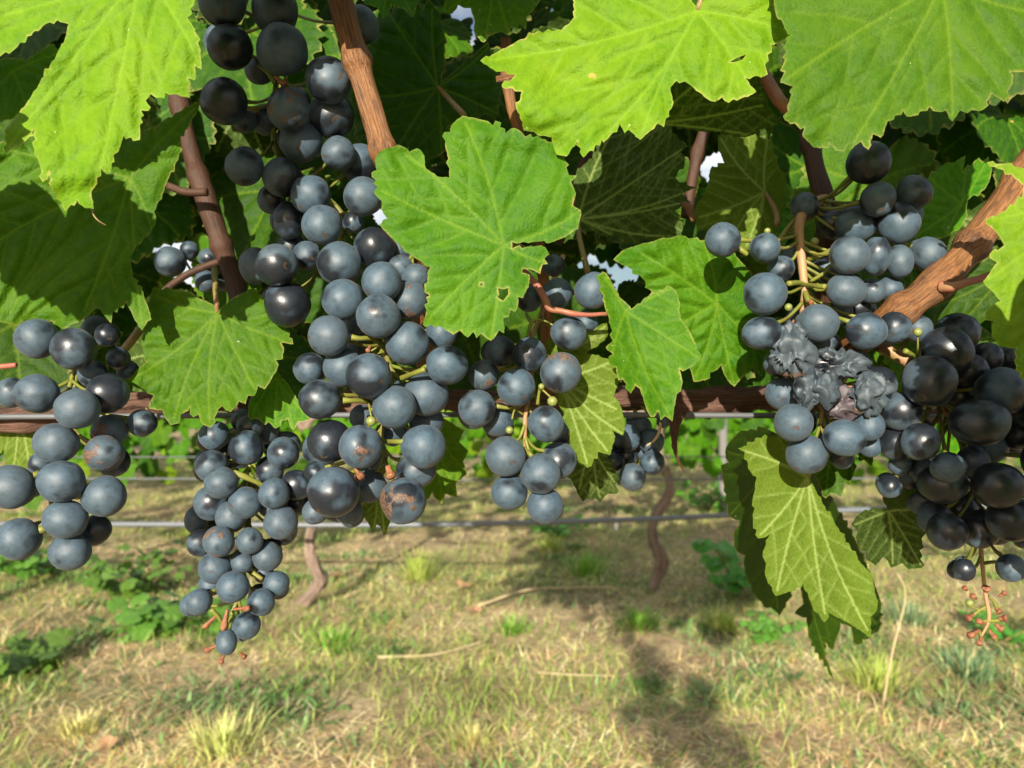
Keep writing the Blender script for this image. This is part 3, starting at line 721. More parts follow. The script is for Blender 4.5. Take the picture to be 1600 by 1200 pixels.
LO = [(904, 342), (895, 290), (908, 262), (925, 247), (945, 215), (958, 195), (1000, 185), (1040, 195), (1072, 228), (1064, 238), (1070, 254), (1054, 277), (1062, 285), (1086, 293), (1066, 302), (1070, 317), (1054, 330), (1068, 352), (1062, 375), (1040, 371), (1030, 376), (1000, 373), (997, 379), (974, 380), (963, 366), (945, 370), (930, 361), (915, 360)]
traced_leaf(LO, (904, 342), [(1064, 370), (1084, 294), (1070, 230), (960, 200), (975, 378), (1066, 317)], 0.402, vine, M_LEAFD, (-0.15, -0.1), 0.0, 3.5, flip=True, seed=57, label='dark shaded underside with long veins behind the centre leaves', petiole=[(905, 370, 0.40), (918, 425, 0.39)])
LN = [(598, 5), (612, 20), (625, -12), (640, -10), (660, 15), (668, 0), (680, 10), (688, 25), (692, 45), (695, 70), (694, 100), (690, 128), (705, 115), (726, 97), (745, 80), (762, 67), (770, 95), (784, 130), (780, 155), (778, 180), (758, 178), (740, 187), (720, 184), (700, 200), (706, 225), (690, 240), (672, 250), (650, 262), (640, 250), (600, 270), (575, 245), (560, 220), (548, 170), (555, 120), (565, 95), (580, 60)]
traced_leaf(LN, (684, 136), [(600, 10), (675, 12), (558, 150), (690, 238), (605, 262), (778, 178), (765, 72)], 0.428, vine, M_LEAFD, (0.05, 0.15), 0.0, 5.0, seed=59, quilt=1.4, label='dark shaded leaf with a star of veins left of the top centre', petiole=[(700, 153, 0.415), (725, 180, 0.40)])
LB2 = [(693, -30), (695, 0), (697, 18), (706, 20), (715, 8), (735, 13), (742, 34), (741, 50), (756, 65), (765, 56), (776, 52), (785, 50), (794, 54), (798, 43), (812, 38), (821, 45), (823, 27), (830, 20), (839, 9), (850, -20), (840, -80), (770, -100), (710, -80)]
traced_leaf(LB2, (775, -50), [(758, 63), (795, 52), (838, 8), (700, 15)], 0.335, vine, M_LEAF, (0, -0.2), 0.002, 2.5, seed=61)
traced_leaf([(560, -60), (570, 5), (590, 12), (598, 28), (612, 8), (632, 14), (645, 26), (652, 5), (670, -20), (650, -80), (600, -90)], (610, -70), [(598, 26), (645, 24)], 0.40, vine, M_LEAF, (0, -0.2), 0, 2, seed=62)
LS = [(1452, 275), (1471, 260), (1490, 254), (1508, 244), (1506, 258), (1504, 269), (1518, 258), (1529, 248), (1535, 252), (1544, 246), (1550, 267), (1545, 285), (1533, 300), (1512, 312), (1510, 330), (1504, 352), (1490, 362), (1477, 371), (1450, 378), (1429, 371), (1422, 345), (1435, 331), (1455, 315), (1458, 300)]
traced_leaf(LS, (1503, 318), [(1452, 276), (1508, 246), (1543, 248), (1432, 368), (1478, 369)], 0.402, vine, M_LEAF, (0.1, 0), 0, 3.0, seed=67)
traced_leaf([(1430, 488), (1455, 465), (1480, 440), (1520, 415), (1560, 395), (1620, 390), (1630, 440), (1600, 490), (1570, 488), (1540, 500), (1500, 510), (1462, 508)], (1590, 410), [(1440, 486), (1505, 505), (1570, 488)], 0.425, vine, M_LEAFD, (0, 0), 0, 3.0, seed=68)
traced_leaf([(-40, 655), (-5, 660), (30, 662), (62, 668), (64, 690), (58, 705), (55, 725), (48, 742), (32, 736), (20, 744), (8, 720), (5, 700), (-12, 715), (-40, 720)], (30, 655), [(46, 740), (20, 740), (-35, 715)], 0.43, vine, M_LEAFP, (0, 0.2), 0, 2.5, flip=True, seed=69)
traced_leaf([(655, 650), (690, 652), (724, 672), (718, 690), (730, 705), (724, 722), (728, 740), (712, 755), (714, 776), (695, 772), (690, 786), (675, 770), (660, 790), (640, 760), (630, 700)], (665, 655), [(690, 783), (712, 774), (728, 738), (660, 786)], 0.405, vine, M_LEAFP, (0.1, 0), 0, 3.0, seed=70)
traced_leaf([(560, 770), (585, 760), (612, 770), (610, 800), (607, 822), (600, 836), (594, 822), (588, 820), (583, 832), (574, 815), (566, 795)], (590, 765), [(600, 833), (583, 829)], 0.375, vine, M_LEAFY, (0, 0), 0, 2.0, flip=True, seed=71)
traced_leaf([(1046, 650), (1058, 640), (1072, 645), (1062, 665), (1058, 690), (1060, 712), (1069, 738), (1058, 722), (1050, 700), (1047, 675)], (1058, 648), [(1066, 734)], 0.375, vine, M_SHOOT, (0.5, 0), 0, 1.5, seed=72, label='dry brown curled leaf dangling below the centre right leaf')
traced_leaf([(-20, 95), (10, 90), (40, 95), (75, 70), (100, 80), (95, 120), (60, 150), (40, 180), (0, 190), (-30, 160)], (20, 110), [(95, 82), (45, 178), (-25, 150)], 0.40, vine, M_LEAF, (0, 0), 0, 3.0, seed=73)

# canes, shoots, cordon and tendrils of the same plant
def px_tube(name, pts, mat, seg=10, n=8, rough=0.0, seed=0, parent=vine, label=None):
    """pts: (u, v, distance, width in photograph pixels)"""
    t = Tubes().tube([tuple(P(u, v, d)) for u, v, d, w in pts], [w / 2 * d / F for u, v, d, w in pts], seg, n * 2 if name == 'cane' else n, rough, seed, nodes=0.046 if name == 'cane' else 0.0)
    o = t.build(name, mat, parent)
    if label: o['label'] = label
    return o
px_tube('cordon', [(-160, 665, 0.425, 34), (-60, 662, 0.425, 36), (20, 655, 0.425, 38), (110, 648, 0.425, 34), (200, 633, 0.428, 33), (330, 628, 0.43, 33), (480, 634, 0.432, 34), (640, 628, 0.43, 33), (800, 626, 0.43, 34), (960, 622, 0.43, 36), (1090, 626, 0.428, 41), (1200, 624, 0.43, 39), (1320, 628, 0.43, 39), (1480, 640, 0.43, 38), (1640, 650, 0.43, 38), (1800, 655, 0.43, 36)],
        M_CORDON, 20, 14, 0.55, 3, label='reddish peeling bark cordon running along the wire')
px_tube('cane', [(512, -110, 0.345, 40), (530, -5, 0.345, 39), (556, 90, 0.343, 38), (580, 170, 0.343, 38), (600, 240, 0.345, 37), (625, 330, 0.36, 36), (655, 430, 0.38, 36), (668, 540, 0.41, 38), (672, 622, 0.43, 40)], M_CANE, 14, 8, 0.10, 5, label='orange-brown cane crossing the upper left bunch')
px_tube('cane', [(1720, 110, 0.37, 42), (1640, 215, 0.36, 44), (1560, 330, 0.352, 46), (1500, 405, 0.348, 45), (1465, 440, 0.347, 57), (1430, 468, 0.348, 45), (1385, 500, 0.352, 44), (1330, 545, 0.37, 42), (1300, 590, 0.40, 40), (1290, 625, 0.43, 39)], M_CANE, 16, 9, 0.09, 7, label='thick orange-brown cane slanting down from the right edge')
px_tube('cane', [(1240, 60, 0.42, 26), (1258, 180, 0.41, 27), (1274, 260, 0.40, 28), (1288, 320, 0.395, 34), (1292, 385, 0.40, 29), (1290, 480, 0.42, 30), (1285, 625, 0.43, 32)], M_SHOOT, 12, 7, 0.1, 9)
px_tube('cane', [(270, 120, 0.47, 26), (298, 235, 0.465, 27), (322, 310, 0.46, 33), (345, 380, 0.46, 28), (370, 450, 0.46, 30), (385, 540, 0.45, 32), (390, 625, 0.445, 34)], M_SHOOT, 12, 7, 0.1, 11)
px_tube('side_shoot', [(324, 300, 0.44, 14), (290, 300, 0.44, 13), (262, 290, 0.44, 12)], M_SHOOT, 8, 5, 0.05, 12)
px_tube('cane', [(790, 60, 0.345, 16), (792, 118, 0.345, 17), (800, 170, 0.345, 17), (812, 215, 0.35, 17), (830, 320, 0.37, 18), (850, 440, 0.40, 18), (860, 620, 0.43, 20)], M_CANE, 10, 7, 0.08, 15)
px_tube('side_shoot', [(775, 124, 0.343, 10), (790, 122, 0.343, 11), (814, 115, 0.342, 6)], M_CANE, 8, 5, 0.05, 16)
px_tube('petiole', [(1160, 80, 0.34, 16), (1190, 112, 0.335, 18), (1210, 145, 0.33, 21), (1228, 168, 0.325, 19), (1270, 200, 0.33, 18)], M_PETR, 10, 6, 0.03, 17)
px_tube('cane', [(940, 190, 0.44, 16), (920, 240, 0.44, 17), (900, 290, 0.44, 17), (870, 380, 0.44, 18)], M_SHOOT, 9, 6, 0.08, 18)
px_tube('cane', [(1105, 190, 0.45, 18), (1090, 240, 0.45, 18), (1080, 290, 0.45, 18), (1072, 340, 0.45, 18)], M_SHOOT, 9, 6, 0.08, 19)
px_tube('side_shoot', [(1066, 318, 0.395, 9), (1076, 325, 0.392, 13), (1084, 345, 0.39, 8)], M_CANE, 8, 5, 0.1, 20)
px_tube('tendril', [(815, 420, 0.345, 8), (826, 431, 0.335, 10), (840, 447, 0.332, 11), (852, 468, 0.330, 12), (859, 482, 0.330, 11), (877, 486, 0.330, 9), (894, 490, 0.330, 10), (919, 492, 0.331, 7), (952, 491, 0.334, 6), (985, 500, 0.345, 5)], M_PETR, 9, 6, 0.06, 21)
px_tube('side_shoot', [(1470, 448, 0.340, 20), (1490, 448, 0.336, 15), (1515, 440, 0.336, 12), (1548, 432, 0.338, 12), (1590, 425, 0.34, 11)], M_PETR, 10, 6, 0.04, 22)
px_tube('tendril', [(232, 636, 0.40, 2.4), (222, 645, 0.40, 2.4), (208, 655, 0.40, 2.2), (203, 663, 0.40, 1.6)], M_STRAW, 6, 6, 0, 23)
px_tube('tendril', [(143, 320, 0.272, 3), (146, 335, 0.272, 2.6), (154, 345, 0.272, 2.2), (166, 352, 0.273, 1.4)], M_PETI, 6, 6, 0, 24)
px_tube('tendril', [(1032, 660, 0.40, 5), (1030, 675, 0.40, 5), (1022, 688, 0.40, 4), (1010, 697, 0.40, 2)], M_STRAW, 6, 6, 0, 25)
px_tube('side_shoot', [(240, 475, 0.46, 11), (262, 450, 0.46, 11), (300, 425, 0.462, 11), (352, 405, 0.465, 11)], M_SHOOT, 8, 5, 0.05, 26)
px_tube('side_shoot', [(175, 565, 0.40, 13), (195, 545, 0.40, 13), (215, 520, 0.40, 13), (240, 480, 0.41, 13)], M_PETI, 8, 5, 0.05, 27)
px_tube('petiole', [(-20, 574, 0.41, 8), (10, 572, 0.41, 9), (26, 570, 0.41, 8)], M_PETR, 8, 5, 0, 28)

# the rest of the canopy: leaves behind those above, and more of the plant above the picture
GEN = [generic_mesh(100 + i) for i in range(7)]
for i, (m, pl) in enumerate(GEN):
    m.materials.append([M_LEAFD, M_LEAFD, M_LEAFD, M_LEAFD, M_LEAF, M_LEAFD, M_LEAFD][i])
SKYGAPS = [(722, 24), (740, 72), (660, 235), (594, 332), (963, 432), (245, 393), (290, 438), (284, 384), (862, 18), (1110, 264)]
def place_leaf(mi, pos, normal, down, scale, r, avoid=True):
    me, pl = GEN[mi]
    n = Vector(normal).normalized(); dn = Vector(down); yv = (dn - dn.dot(n) * n).normalized(); xv = yv.cross(n)
    M = Matrix((xv, yv, n)).transposed()
    if avoid:
        q = np.array([tuple(Vector(pos) + M @ Vector((a * scale, b * scale, 0))) for a, b in pl])
        uv = np.stack([800 + F * q[:, 0] / q[:, 1], 600 - F * (q[:, 2] - CZ) / q[:, 1]], 1)
        if pip(np.array(SKYGAPS, float), uv).any(): return None
        if uv[:, 1].max() > 655: return None
    o = bpy.data.objects.new('leaf', me); col.objects.link(o)
    o.parent = vine
    o.matrix_parent_inverse = Matrix.Translation(vine.location).inverted()
    o.matrix_basis = Matrix.Translation(pos) @ M.to_4x4() @ Matrix.Scale(scale, 4)
    return o
rr = random.Random(5)
cnt = 0
cells = [(u, v) for u in range(-120, 1760, 118) for v in range(-120, 640, 105)]
rr.shuffle(cells)
for layer, (d0, d1) in enumerate(((0.46, 0.52), (0.54, 0.62), (0.64, 0.72), (0.74, 0.82))):
    for (u, v) in cells:
        for attempt in range(7):
            d = rr.uniform(d0, d1)
            uu, vv = u + rr.uniform(-60, 60), v + rr.uniform(-60, 60)
            p = P(uu, vv - 60, d)
            nrm = Vector((rr.uniform(-0.6, 0.6), -1.0 if rr.random() < 0.8 else 1.0, rr.uniform(-0.1, 0.7)))
            dn = Vector((rr.uniform(-0.7, 0.7), 0, -1))
            if place_leaf(rr.randrange(7), p, nrm, dn, rr.uniform(0.65, 1.05) * (1.0 if attempt < 2 else 0.7) * (1.0, 1.0, 1.2, 1.3)[layer], rr):
                cnt += 1; break
# leaves above the picture that shade the upper bunch and dapple the ground
for i in range(62):
    p = Vector((rr.uniform(-0.95, 0.95), rr.uniform(0.40, 0.70), rr.uniform(1.14, 1.42)))
    place_leaf(rr.randrange(7), p, (rr.uniform(-0.6, 0.6), -1, rr.uniform(0, 0.8)), (rr.uniform(-0.7, 0.7), 0, -1), rr.uniform(0.7, 1.0), rr, False)
for (u, v, d, t, sc) in ((385, 30, 0.36, 0.062, 0.62), (450, 60, 0.36, 0.064, 0.66), (515, 80, 0.36, 0.062, 0.62), (420, 120, 0.36, 0.085, 0.62), (490, 160, 0.37, 0.085, 0.62), (550, 60, 0.37, 0.07, 0.6), (640, 60, 0.428, 0.10, 0.9), (720, 90, 0.428, 0.10, 0.9), (600, 120, 0.428, 0.12, 0.9), (690, 200, 0.428, 0.15, 0.8), (1500, 150, 0.40, 0.09, 0.9), (840, 250, 0.45, 0.16, 0.9)):
    # hang where the sun's way to these places crosses the space above the frame
    g = P(u, v, d) + TOSUN * t
    place_leaf(rr.randrange(1, 5), g + Vector((0, 0, 0.030 * sc)), (rr.uniform(-0.2, 0.2), -1, 0.3), (rr.uniform(-0.3, 0.3), 0, -1), sc, rr, False)
# unseen leaves added beside the frame, left and right, to cast shade into view
for (u, v, t, sc) in ((60, 200, 0.12, 1.0), (30, 90, 0.12, 1.0), (120, 260, 0.17, 1.0), (90, 330, 0.15, 0.9), (20, 280, 0.10, 0.9)):
    place_leaf(rr.randrange(1, 5), P(u, v, 0.46) + TOSUN * t + Vector((0, 0, 0.03)), (0.2, -1, 0.3), (rr.uniform(-0.3, 0.3), 0, -1), sc, rr, False)
g = P(110, 440, 0.335) + TOSUN * 0.10
place_leaf(1, g + Vector((0, 0, 0.025)), (0.1, -1, 0.3), (0.2, 0, -1), 0.7, rr, False)
for (u, v, sc) in ((1500, 640, 0.52), (1490, 790, 0.5), (1560, 700, 0.6)):
    place_leaf(rr.randrange(1, 5), P(u, v, 0.335) + TOSUN * 0.145 + Vector((0, 0, 0.03 * sc)), (0.1, -1, 0.3), (0.1, 0, -1), sc, rr, False)
traced_leaf([(1610, 610), (1640, 575), (1700, 560), (1760, 600), (1800, 660), (1790, 740), (1800, 800), (1750, 850), (1700, 900), (1660, 860), (1622, 850), (1630, 800), (1612, 740), (1625, 690)], (1690, 580), [(1700, 895), (1615, 740), (1795, 780), (1625, 850)], 0.285, vine, M_LEAF, (-0.1, 0.1), 0.003, 3, seed=91)  # unseen leaf added to shade the bunch at the right edge

# wire that carries the cordon
tw = px_tube('trellis_wire', [(-400, 655, 0.412, 9), (200, 650, 0.412, 9), (800, 648, 0.412, 9), (1300, 650, 0.412, 9), (2100, 655, 0.412, 9)], M_WIRE, 10, 10, 0, 30, parent=None)
tag(tw, 'steel wire running under the front cordon', 'wire')

# ------------------------------------------------------------------ grapes
def sphere_np(nu, nv):
    th = np.linspace(0, math.pi, nv + 1); ph = np.linspace(0, 2 * math.pi, nu, endpoint=False)
    V = [(0, 0, 1.0)]
    for t in th[1:-1]:
        V += [(math.sin(t) * math.cos(p), math.sin(t) * math.sin(p), math.cos(t)) for p in ph]
    V.append((0, 0, -1.0))
    q, tr = [], []
    for i in range(nu):
        j = (i + 1) % nu
        tr.append((0, 1 + i, 1 + j))
        e = 1 + (nv - 2) * nu
        tr.append((len(V) - 1, e + j, e + i))
        for k in range(nv - 2):
            a = 1 + k * nu
            q.append((a + i, a + nu + i, a + nu + j, a + j))
    return np.array(V), np.array(q), np.array(tr)
SV, SQ, ST = sphere_np(28, 18)
GM = {}
def grape_mesh(var, mat):
    if (var, mat.name) in GM: return GM[(var, mat.name)]
    V = SV.copy()
    for i, v in enumerate(V):
        s = 1 + 0.055 * mnoise.noise((v[0] * 1.1 + var * 7, v[1] * 1.1, v[2] * 1.1)) + 0.010 * mnoise.noise((v[0] * 3 + var * 3, v[1] * 3, v[2] * 3))
        if v[2] > 0.93: s *= 1 - 0.9 * (v[2] - 0.93)
        if v[2] < -0.985: s *= 0.975
        V[i] = v * s
    me = mesh_np('grape', V, [SQ, ST]); me.materials.append(mat)
    me.polygons.foreach_set('use_smooth', np.ones(len(me.polygons), dtype=bool))
    GM[(var, mat.name)] = me
    return me
RV, RQ, RT = sphere_np(56, 40)
def raisin_mesh(var, mat):
    """a collapsed berry: deep folds and creases"""
    V = RV.copy()
    for i, v in enumerate(V):
        p = Vector(v) * 1.0 + Vector((var * 5.3, var * 2.1, 0))
        w = Vector((mnoise.noise(p * 1.1), mnoise.noise(p * 1.1 + Vector((9, 0, 0))), mnoise.noise(p * 1.1 + Vector((0, 9, 0)))))
        q = p + w * 0.9
        q = Vector((q.x * 1.0, q.y, q.z * 0.6))
        rid = 1 - abs(mnoise.noise(q * 1.15)) * 3.4          # sharp crests, broad hollows
        rid2 = 1 - abs(mnoise.noise(q * 3.4 + Vector((4, 4, 4)))) * 2.2
        s = 0.74 + 0.40 * max(rid, -0.9) + 0.07 * rid2 + 0.30 * mnoise.noise(p * 1.1 + Vector((2, 7, 1)))
        V[i] = v * s * np.array([1.02, 0.60, 1.02])
    me = mesh_np('shrivelled_grape', V, [RQ, RT]); me.materials.append(mat)
    me.polygons.foreach_set('use_smooth', np.ones(len(me.polygons), dtype=bool))
    return me

MATS = {'b': M_GRAPE, 'w': M_GRAPEW, 's': M_GRAPES, 'n': M_GRAPEN}
gr = random.Random(77)
def bunch(label, base, grapes, axis, group='grape bunches on the front vine', step=0.011, fill=0, shot=(), tips=(), stems=(), axis_mat=None, raisins=()):
    """grapes: (u, v, rx, ry, layer, kind). axis: (u, v, d, width px) of the main stalk"""
    top = P(axis[0][0], axis[0][1], axis[0][2])
    root = empty('grape_bunch', top, label, 'grapes', group)
    placed = []
    order = sorted(grapes, key=lambda g: g[4])
    if fill:
        us = [g[0] for g in grapes]; vs = [g[1] for g in grapes]
        for i in range(fill):
            g = gr.choice(grapes)
            order.append((g[0] + gr.uniform(-14, 14), g[1] + gr.uniform(-14, 14), g[2] * 0.85, g[3] * 0.85, 3.2 + gr.random(), 'w'))
    for (u, v, rx, ry, lay, kind) in order:
        d = base + lay * step + gr.uniform(0, 0.003)
        for it in range(80):
            r = 0.5 * (rx + ry) * d / F
            c = P(u, v, d)
            bad = False
            for (c2, r2) in placed:
                if (c - c2).length < (r + r2) * 0.93:
                    bad = True; break
            if not bad: break
            d += 0.0012
        placed.append((c, r))
        a, b = rx * d / F, ry * d / F
        o = bpy.data.objects.new('grape', grape_mesh(gr.randrange(5), MATS[kind]))
        col.objects.link(o); o.parent = root
        o.matrix_parent_inverse = Matrix.Translation(root.location).inverted()
        if abs(rx - ry) < 1.5:
            # stalk end points up and away, blossom end down and out, at random
            zax = Vector((gr.uniform(-0.9, 0.9), gr.uniform(-0.2, 1.3), gr.uniform(0.1, 1.0)))
            sc = (r, r, r * gr.uniform(0.985, 1.02))
        elif rx > ry:
            zax = Vector((gr.choice((-1, 1)), gr.uniform(-0.25, 0.4), gr.uniform(-0.2, 0.2))); sc = (b, b, a)
        else:
            zax = Vector((gr.uniform(-0.15, 0.15), gr.uniform(-0.25, 0.4), 1)); sc = (a, a, b)
        q = zax.normalized().to_track_quat('Z', 'Y')
        o.matrix_basis = Matrix.Translation(c) @ q.to_matrix().to_4x4() @ Matrix.Rotation(gr.uniform(0, 6.28), 4, 'Z') @ Matrix.Diagonal((*sc, 1))
    for i, (u, v, rx, ry, lay, kind) in enumerate(raisins):
        d = base + lay * step
        o = bpy.data.objects.new('shrivelled_grape', raisin_mesh(i + 1, M_RAISINP if kind == 'p' else M_RAISIN))
        col.objects.link(o); o.parent = root
        o.matrix_parent_inverse = Matrix.Translation(root.location).inverted()
        o.matrix_basis = Matrix.Translation(P(u, v, d)) @ Matrix.Rotation(gr.uniform(-0.6, 0.6), 4, 'Y') @ Matrix.Diagonal((rx * d / F, 0.5 * (rx + ry) * d / F, ry * d / F, 1))
    # stalk with a branchlet to each berry
    T, T0 = Tubes(), Tubes()
    ax = spline([tuple(P(u, v, d)) for u, v, d, w in axis], 8)
    T0.tube([tuple(P(u, v, d)) for u, v, d, w in axis], [w / 2 * d / F for u, v, d, w in axis], 9, 8, 0.12, 1)
    for i, (c, r) in enumerate(placed):
        k = int(np.argmin(((ax - (np.array(c) + np.array([0, 0, 0.010]))) ** 2).sum(1)))
        a = Vector(ax[max(0, k - 1)]); dv = c - a
        if dv.length < r * 0.7 or dv.length > 0.075: continue
        e = c - dv.normalized() * r * 0.93
        mid = a.lerp(e, 0.5) + Vector((0, 0, -0.002))
        T.tube([a, mid, e], [0.0009, 0.0007, 0.0012], 6, 3, 0.15, i)
    for st in stems:
        T.tube([tuple(P(u, v, d)) for u, v, d, w in st], [w / 2 * d / F for u, v, d, w in st], 8, 5, 0.12, len(st))
    T0.build('rachis', axis_mat or M_RACH, root)
    T.build('pedicels', M_RACH, root)['kind'] = 'stuff'
    for (u, v, r, d) in shot:
        o = bpy.data.objects.new('unripe_berry', SHOT); col.objects.link(o); o.parent = root
        o.matrix_parent_inverse = Matrix.Translation(root.location).inverted()
        o.matrix_basis = Matrix.Translation(P(u, v, d)) @ Matrix.Scale(r * d / F, 4)
    for i, (u, v, u2, v2, w, d) in enumerate(tips):
        # the brush left where a berry has come away: a swollen stub
        a, b = P(u, v, d), P(u2, v2, d - 0.002)
        w_ = w / 2 * d / F
        Tubes().tube([a, a.lerp(b, 0.45), a.lerp(b, 0.8), b], [w_ * 0.55, w_ * 0.7, w_ * 1.1, w_ * 0.75], 8, 4, 0.35, i).build('stem_tip', M_TIP, root)
    return root

kk = NT('unripe_berry_skin')
vv_ = kk.n('ShaderNodeTexCoord').outputs['Object']
kk_c = kk.mix(kk.ramp(kk.noise(vv_, 2.0, 3), [(0.4, 0.0), (0.7, 1.0)]), (0.15, 0.18, 0.035), (0.22, 0.22, 0.07))
M_SHOT = kk.done(kk.n('ShaderNodeBsdfPrincipled', {'Base Color': kk_c, 'Roughness': 0.45}).outputs[0])
SHOT = mesh_np('unripe_berry', SV, [SQ, ST]); SHOT.materials.append(M_SHOT)
SHOT.polygons.foreach_set('use_smooth', np.ones(len(SHOT.polygons), dtype=bool))

def G(s):
    """'x y r[/ry] layer kind' entries"""
    out = []
    for e in s.strip().split(';'):
        p = e.split()
        if not p: continue
        rx, ry = (p[2].split('/') + [p[2]])[:2] if '/' in p[2] else (p[2], p[2])
        out.append((float(p[0]), float(p[1]), float(rx), float(ry), float(p[3]), p[4] if len(p) > 4 else 'b'))
    return out

def G1(t): return [(a, b, c - 0.28 * (c - d), d + 0.28 * (c - d), e, f) for a, b, c, d, e, f in G(t)]
def G4(t): return [(a, b, c * 1.01, d * 1.01, e, f) for a, b, c, d, e, f in G(t)]

bunch('large shaded bunch in the upper left beside the slanting cane', 0.345, G('''347 6 36 0 w;430 17 36/38 0.4 w;360 74 34 0 n;441 78 39.5 0 b;350 159 36 0 n;450 171 33 0.2 s;514 125 36 0 b;518 180 35 1.5 w;562 40 30 1.6 w;381 188 20 2 w;414 187 24 2 w;405 110 22 2 w;
470 222 33 1 w;529 240 27 1 w;562 255 30 1.8 w;382 260 30 0.6 n;441 277 31 0.4 n;425 312 23 1.8 w;486 305 31 0.3 b;452 344 26/30 1.2 w;503 352 31.5 0 b;567 307 31 0.4 b;552 347 17 2 w;585 387 32 0.8 w;625 392 26 2 w;480 400 23 1.5 w;455 385 23 2 w;531 412 35 0.2 w;432 414 33 0 n;398 415 24/30 1 b;449 475 36 0.1 n'''),
      [(455, -60, 0.385, 14), (440, 60, 0.38, 10), (430, 150, 0.375, 9), (433, 240, 0.378, 9), (490, 290, 0.385, 9), (540, 350, 0.385, 9), (500, 420, 0.38, 6)],
      fill=8, stems=[[(405, 102, 0.352, 7), (420, 115, 0.35, 8), (430, 128, 0.352, 12)], [(388, 170, 0.355, 8), (405, 168, 0.36, 7), (430, 160, 0.375, 7)]], tips=[(430, 120, 446, 132, 10, 0.348)])
bunch('big sunlit main bunch with russet scabs in the centre left', 0.322, G('''536 468 33 0.4 b;596 441 32 0.6 b;640 469 29.5 0.7 s;591 494 34.5 0 s;637 536 34.5 0.2 b;514 525 32 0.2 b;536 574 31 0.5 b;575 587 35.5 0 w;698 570 34/31 0.6 b;666 616 35.5 0.3 b;617 636 34 0 b;500 624 33/31 0.2 w;484 576 25 2 w;690 520 25 2.2 b;626 418 20 2.4 b;650 434 22 2.2 b;548 508 20 2.6 w;552 540 22 2.6 w;
515 689 34 0.3 n;563 698 34.5 0 s;662 698 35.5 0 b;521 768 40.5 0 w;630 782 36.5 0 s;578 760 26 2 b;650 735 32/28 1.6 b;666 658 27 2 b;566 652 20 2.8 b;494 738 18 2.2 b;492 800 20 2 b;545 798 22 2 b;618 672 22 2.6 w'''),
      [(668, 330, 0.37, 10), (640, 410, 0.365, 10), (612, 480, 0.362, 9), (602, 545, 0.350, 8), (612, 590, 0.345, 8), (596, 680, 0.345, 8), (606, 735, 0.348, 6)], fill=12,
      stems=[[(549, 527, 0.326, 10), (562, 529, 0.327, 8), (585, 530, 0.333, 8), (602, 545, 0.345, 8)], [(664, 577, 0.323, 9), (645, 584, 0.327, 8), (625, 592, 0.335, 9)], [(536, 626, 0.324, 11), (550, 626, 0.325, 8), (575, 628, 0.332, 8), (596, 640, 0.345, 7)], [(632, 690, 0.322, 9), (615, 690, 0.326, 8), (600, 690, 0.335, 8)], [(580, 650, 0.327, 3), (576, 630, 0.33, 3)]],
      shot=[(580, 658, 8, 0.327)], tips=[(556, 732, 566, 748, 14, 0.332), (606, 728, 612, 748, 16, 0.322), (578, 541, 574, 550, 8, 0.326)])
bunch('sunlit bunch of large berries at the left edge over the cordon', 0.318, G1('''58 529 32 0.8 w;115 545 36/32 0.3 w;168 523 19 2.4 w;150 515 22 2.6 w;185 560 18 2.4 w;200 580 17 2.4 w;145 585 22 1.8 b;168 614 33/30 1.2 n;57 615 35/30 0.2 b;19 614 22/25 1.6 b;120 639 35/30 0 b;88 692 36/30 0.2 b;222 661 26/20 2.4 w;170 674 27 1.8 s;163 708 31/27 1 s;63 725 18 2 b;15 761 42/31 0.4 b;50 760 18 2 b;95 752 37/31 0 b;163 776 35/31 0.8 b;102 811 35/28 0 b;149 828 22/26 1.8 w;30 842 34/31 0.4 b;110 862 34/27 0.3 b'''),
      [(190, 520, 0.37, 8), (130, 560, 0.36, 7), (110, 600, 0.352, 7), (100, 660, 0.348, 7), (75, 725, 0.345, 6), (80, 790, 0.342, 6), (90, 840, 0.34, 4)], fill=2,
      stems=[[(62, 828, 0.322, 13), (70, 826, 0.323, 12), (84, 822, 0.33, 7)], [(52, 742, 0.322, 10), (62, 740, 0.324, 9), (78, 735, 0.335, 7)]])
bunch('drooping bunch of small berries reaching lowest on the left', 0.358, G4('''335 680 23 1.2 w;385 700 27 0.8 w;443 708 25 0.8 w;331 728 25 0.8 w;346 754 25 0 b;330 786 27 1.3 w;307 812 18/22 1.8 b;326 812 19 2 w;383 785 25 0.2 b;361 807 24 1 b;428 771 24 0.2 b;424 789 20 1.4 b;463 758 24 0.9 b;422 734 22 1.5 w;439 816 26 0.4 b;391 665 21 2 w;415 672 22 2 w;467 785 19 2 w;
342 846 24 0.1 s;313 848 21 1.4 b;390 845 20.5 0.2 b;418 869 23 0.2 b;336 887 25 0.6 b;330 912 19 1.8 w;378 879 17.5 1 b;364 917 24.5 0 b;311 940 20.5 0.4 b;432 912 20 0.8 b;408 941 21 0.5 b;386 977 21 0.5 b;354 1003 16/20 0.6 b;412 894 15 1.6 b'''),
      [(420, 610, 0.41, 10), (400, 680, 0.395, 8), (388, 745, 0.388, 8), (390, 800, 0.386, 7), (380, 860, 0.384, 6), (378, 920, 0.382, 6), (362, 960, 0.378, 6), (352, 1010, 0.376, 4)], step=0.010, fill=30,
      stems=[[(365, 738, 0.362, 9), (380, 744, 0.362, 10), (398, 752, 0.364, 8), (410, 758, 0.366, 7)], [(330, 952, 0.36, 7), (342, 965, 0.362, 7), (352, 985, 0.366, 6)], [(395, 895, 0.37, 8), (410, 905, 0.37, 7)]],
      tips=[(356, 952, 348, 985, 10, 0.36), (338, 962, 318, 982, 9, 0.362), (365, 952, 390, 950, 8, 0.358), (340, 1008, 320, 1018, 9, 0.365), (350, 1024, 343, 1036, 9, 0.366), (376, 1020, 383, 1028, 9, 0.366)])
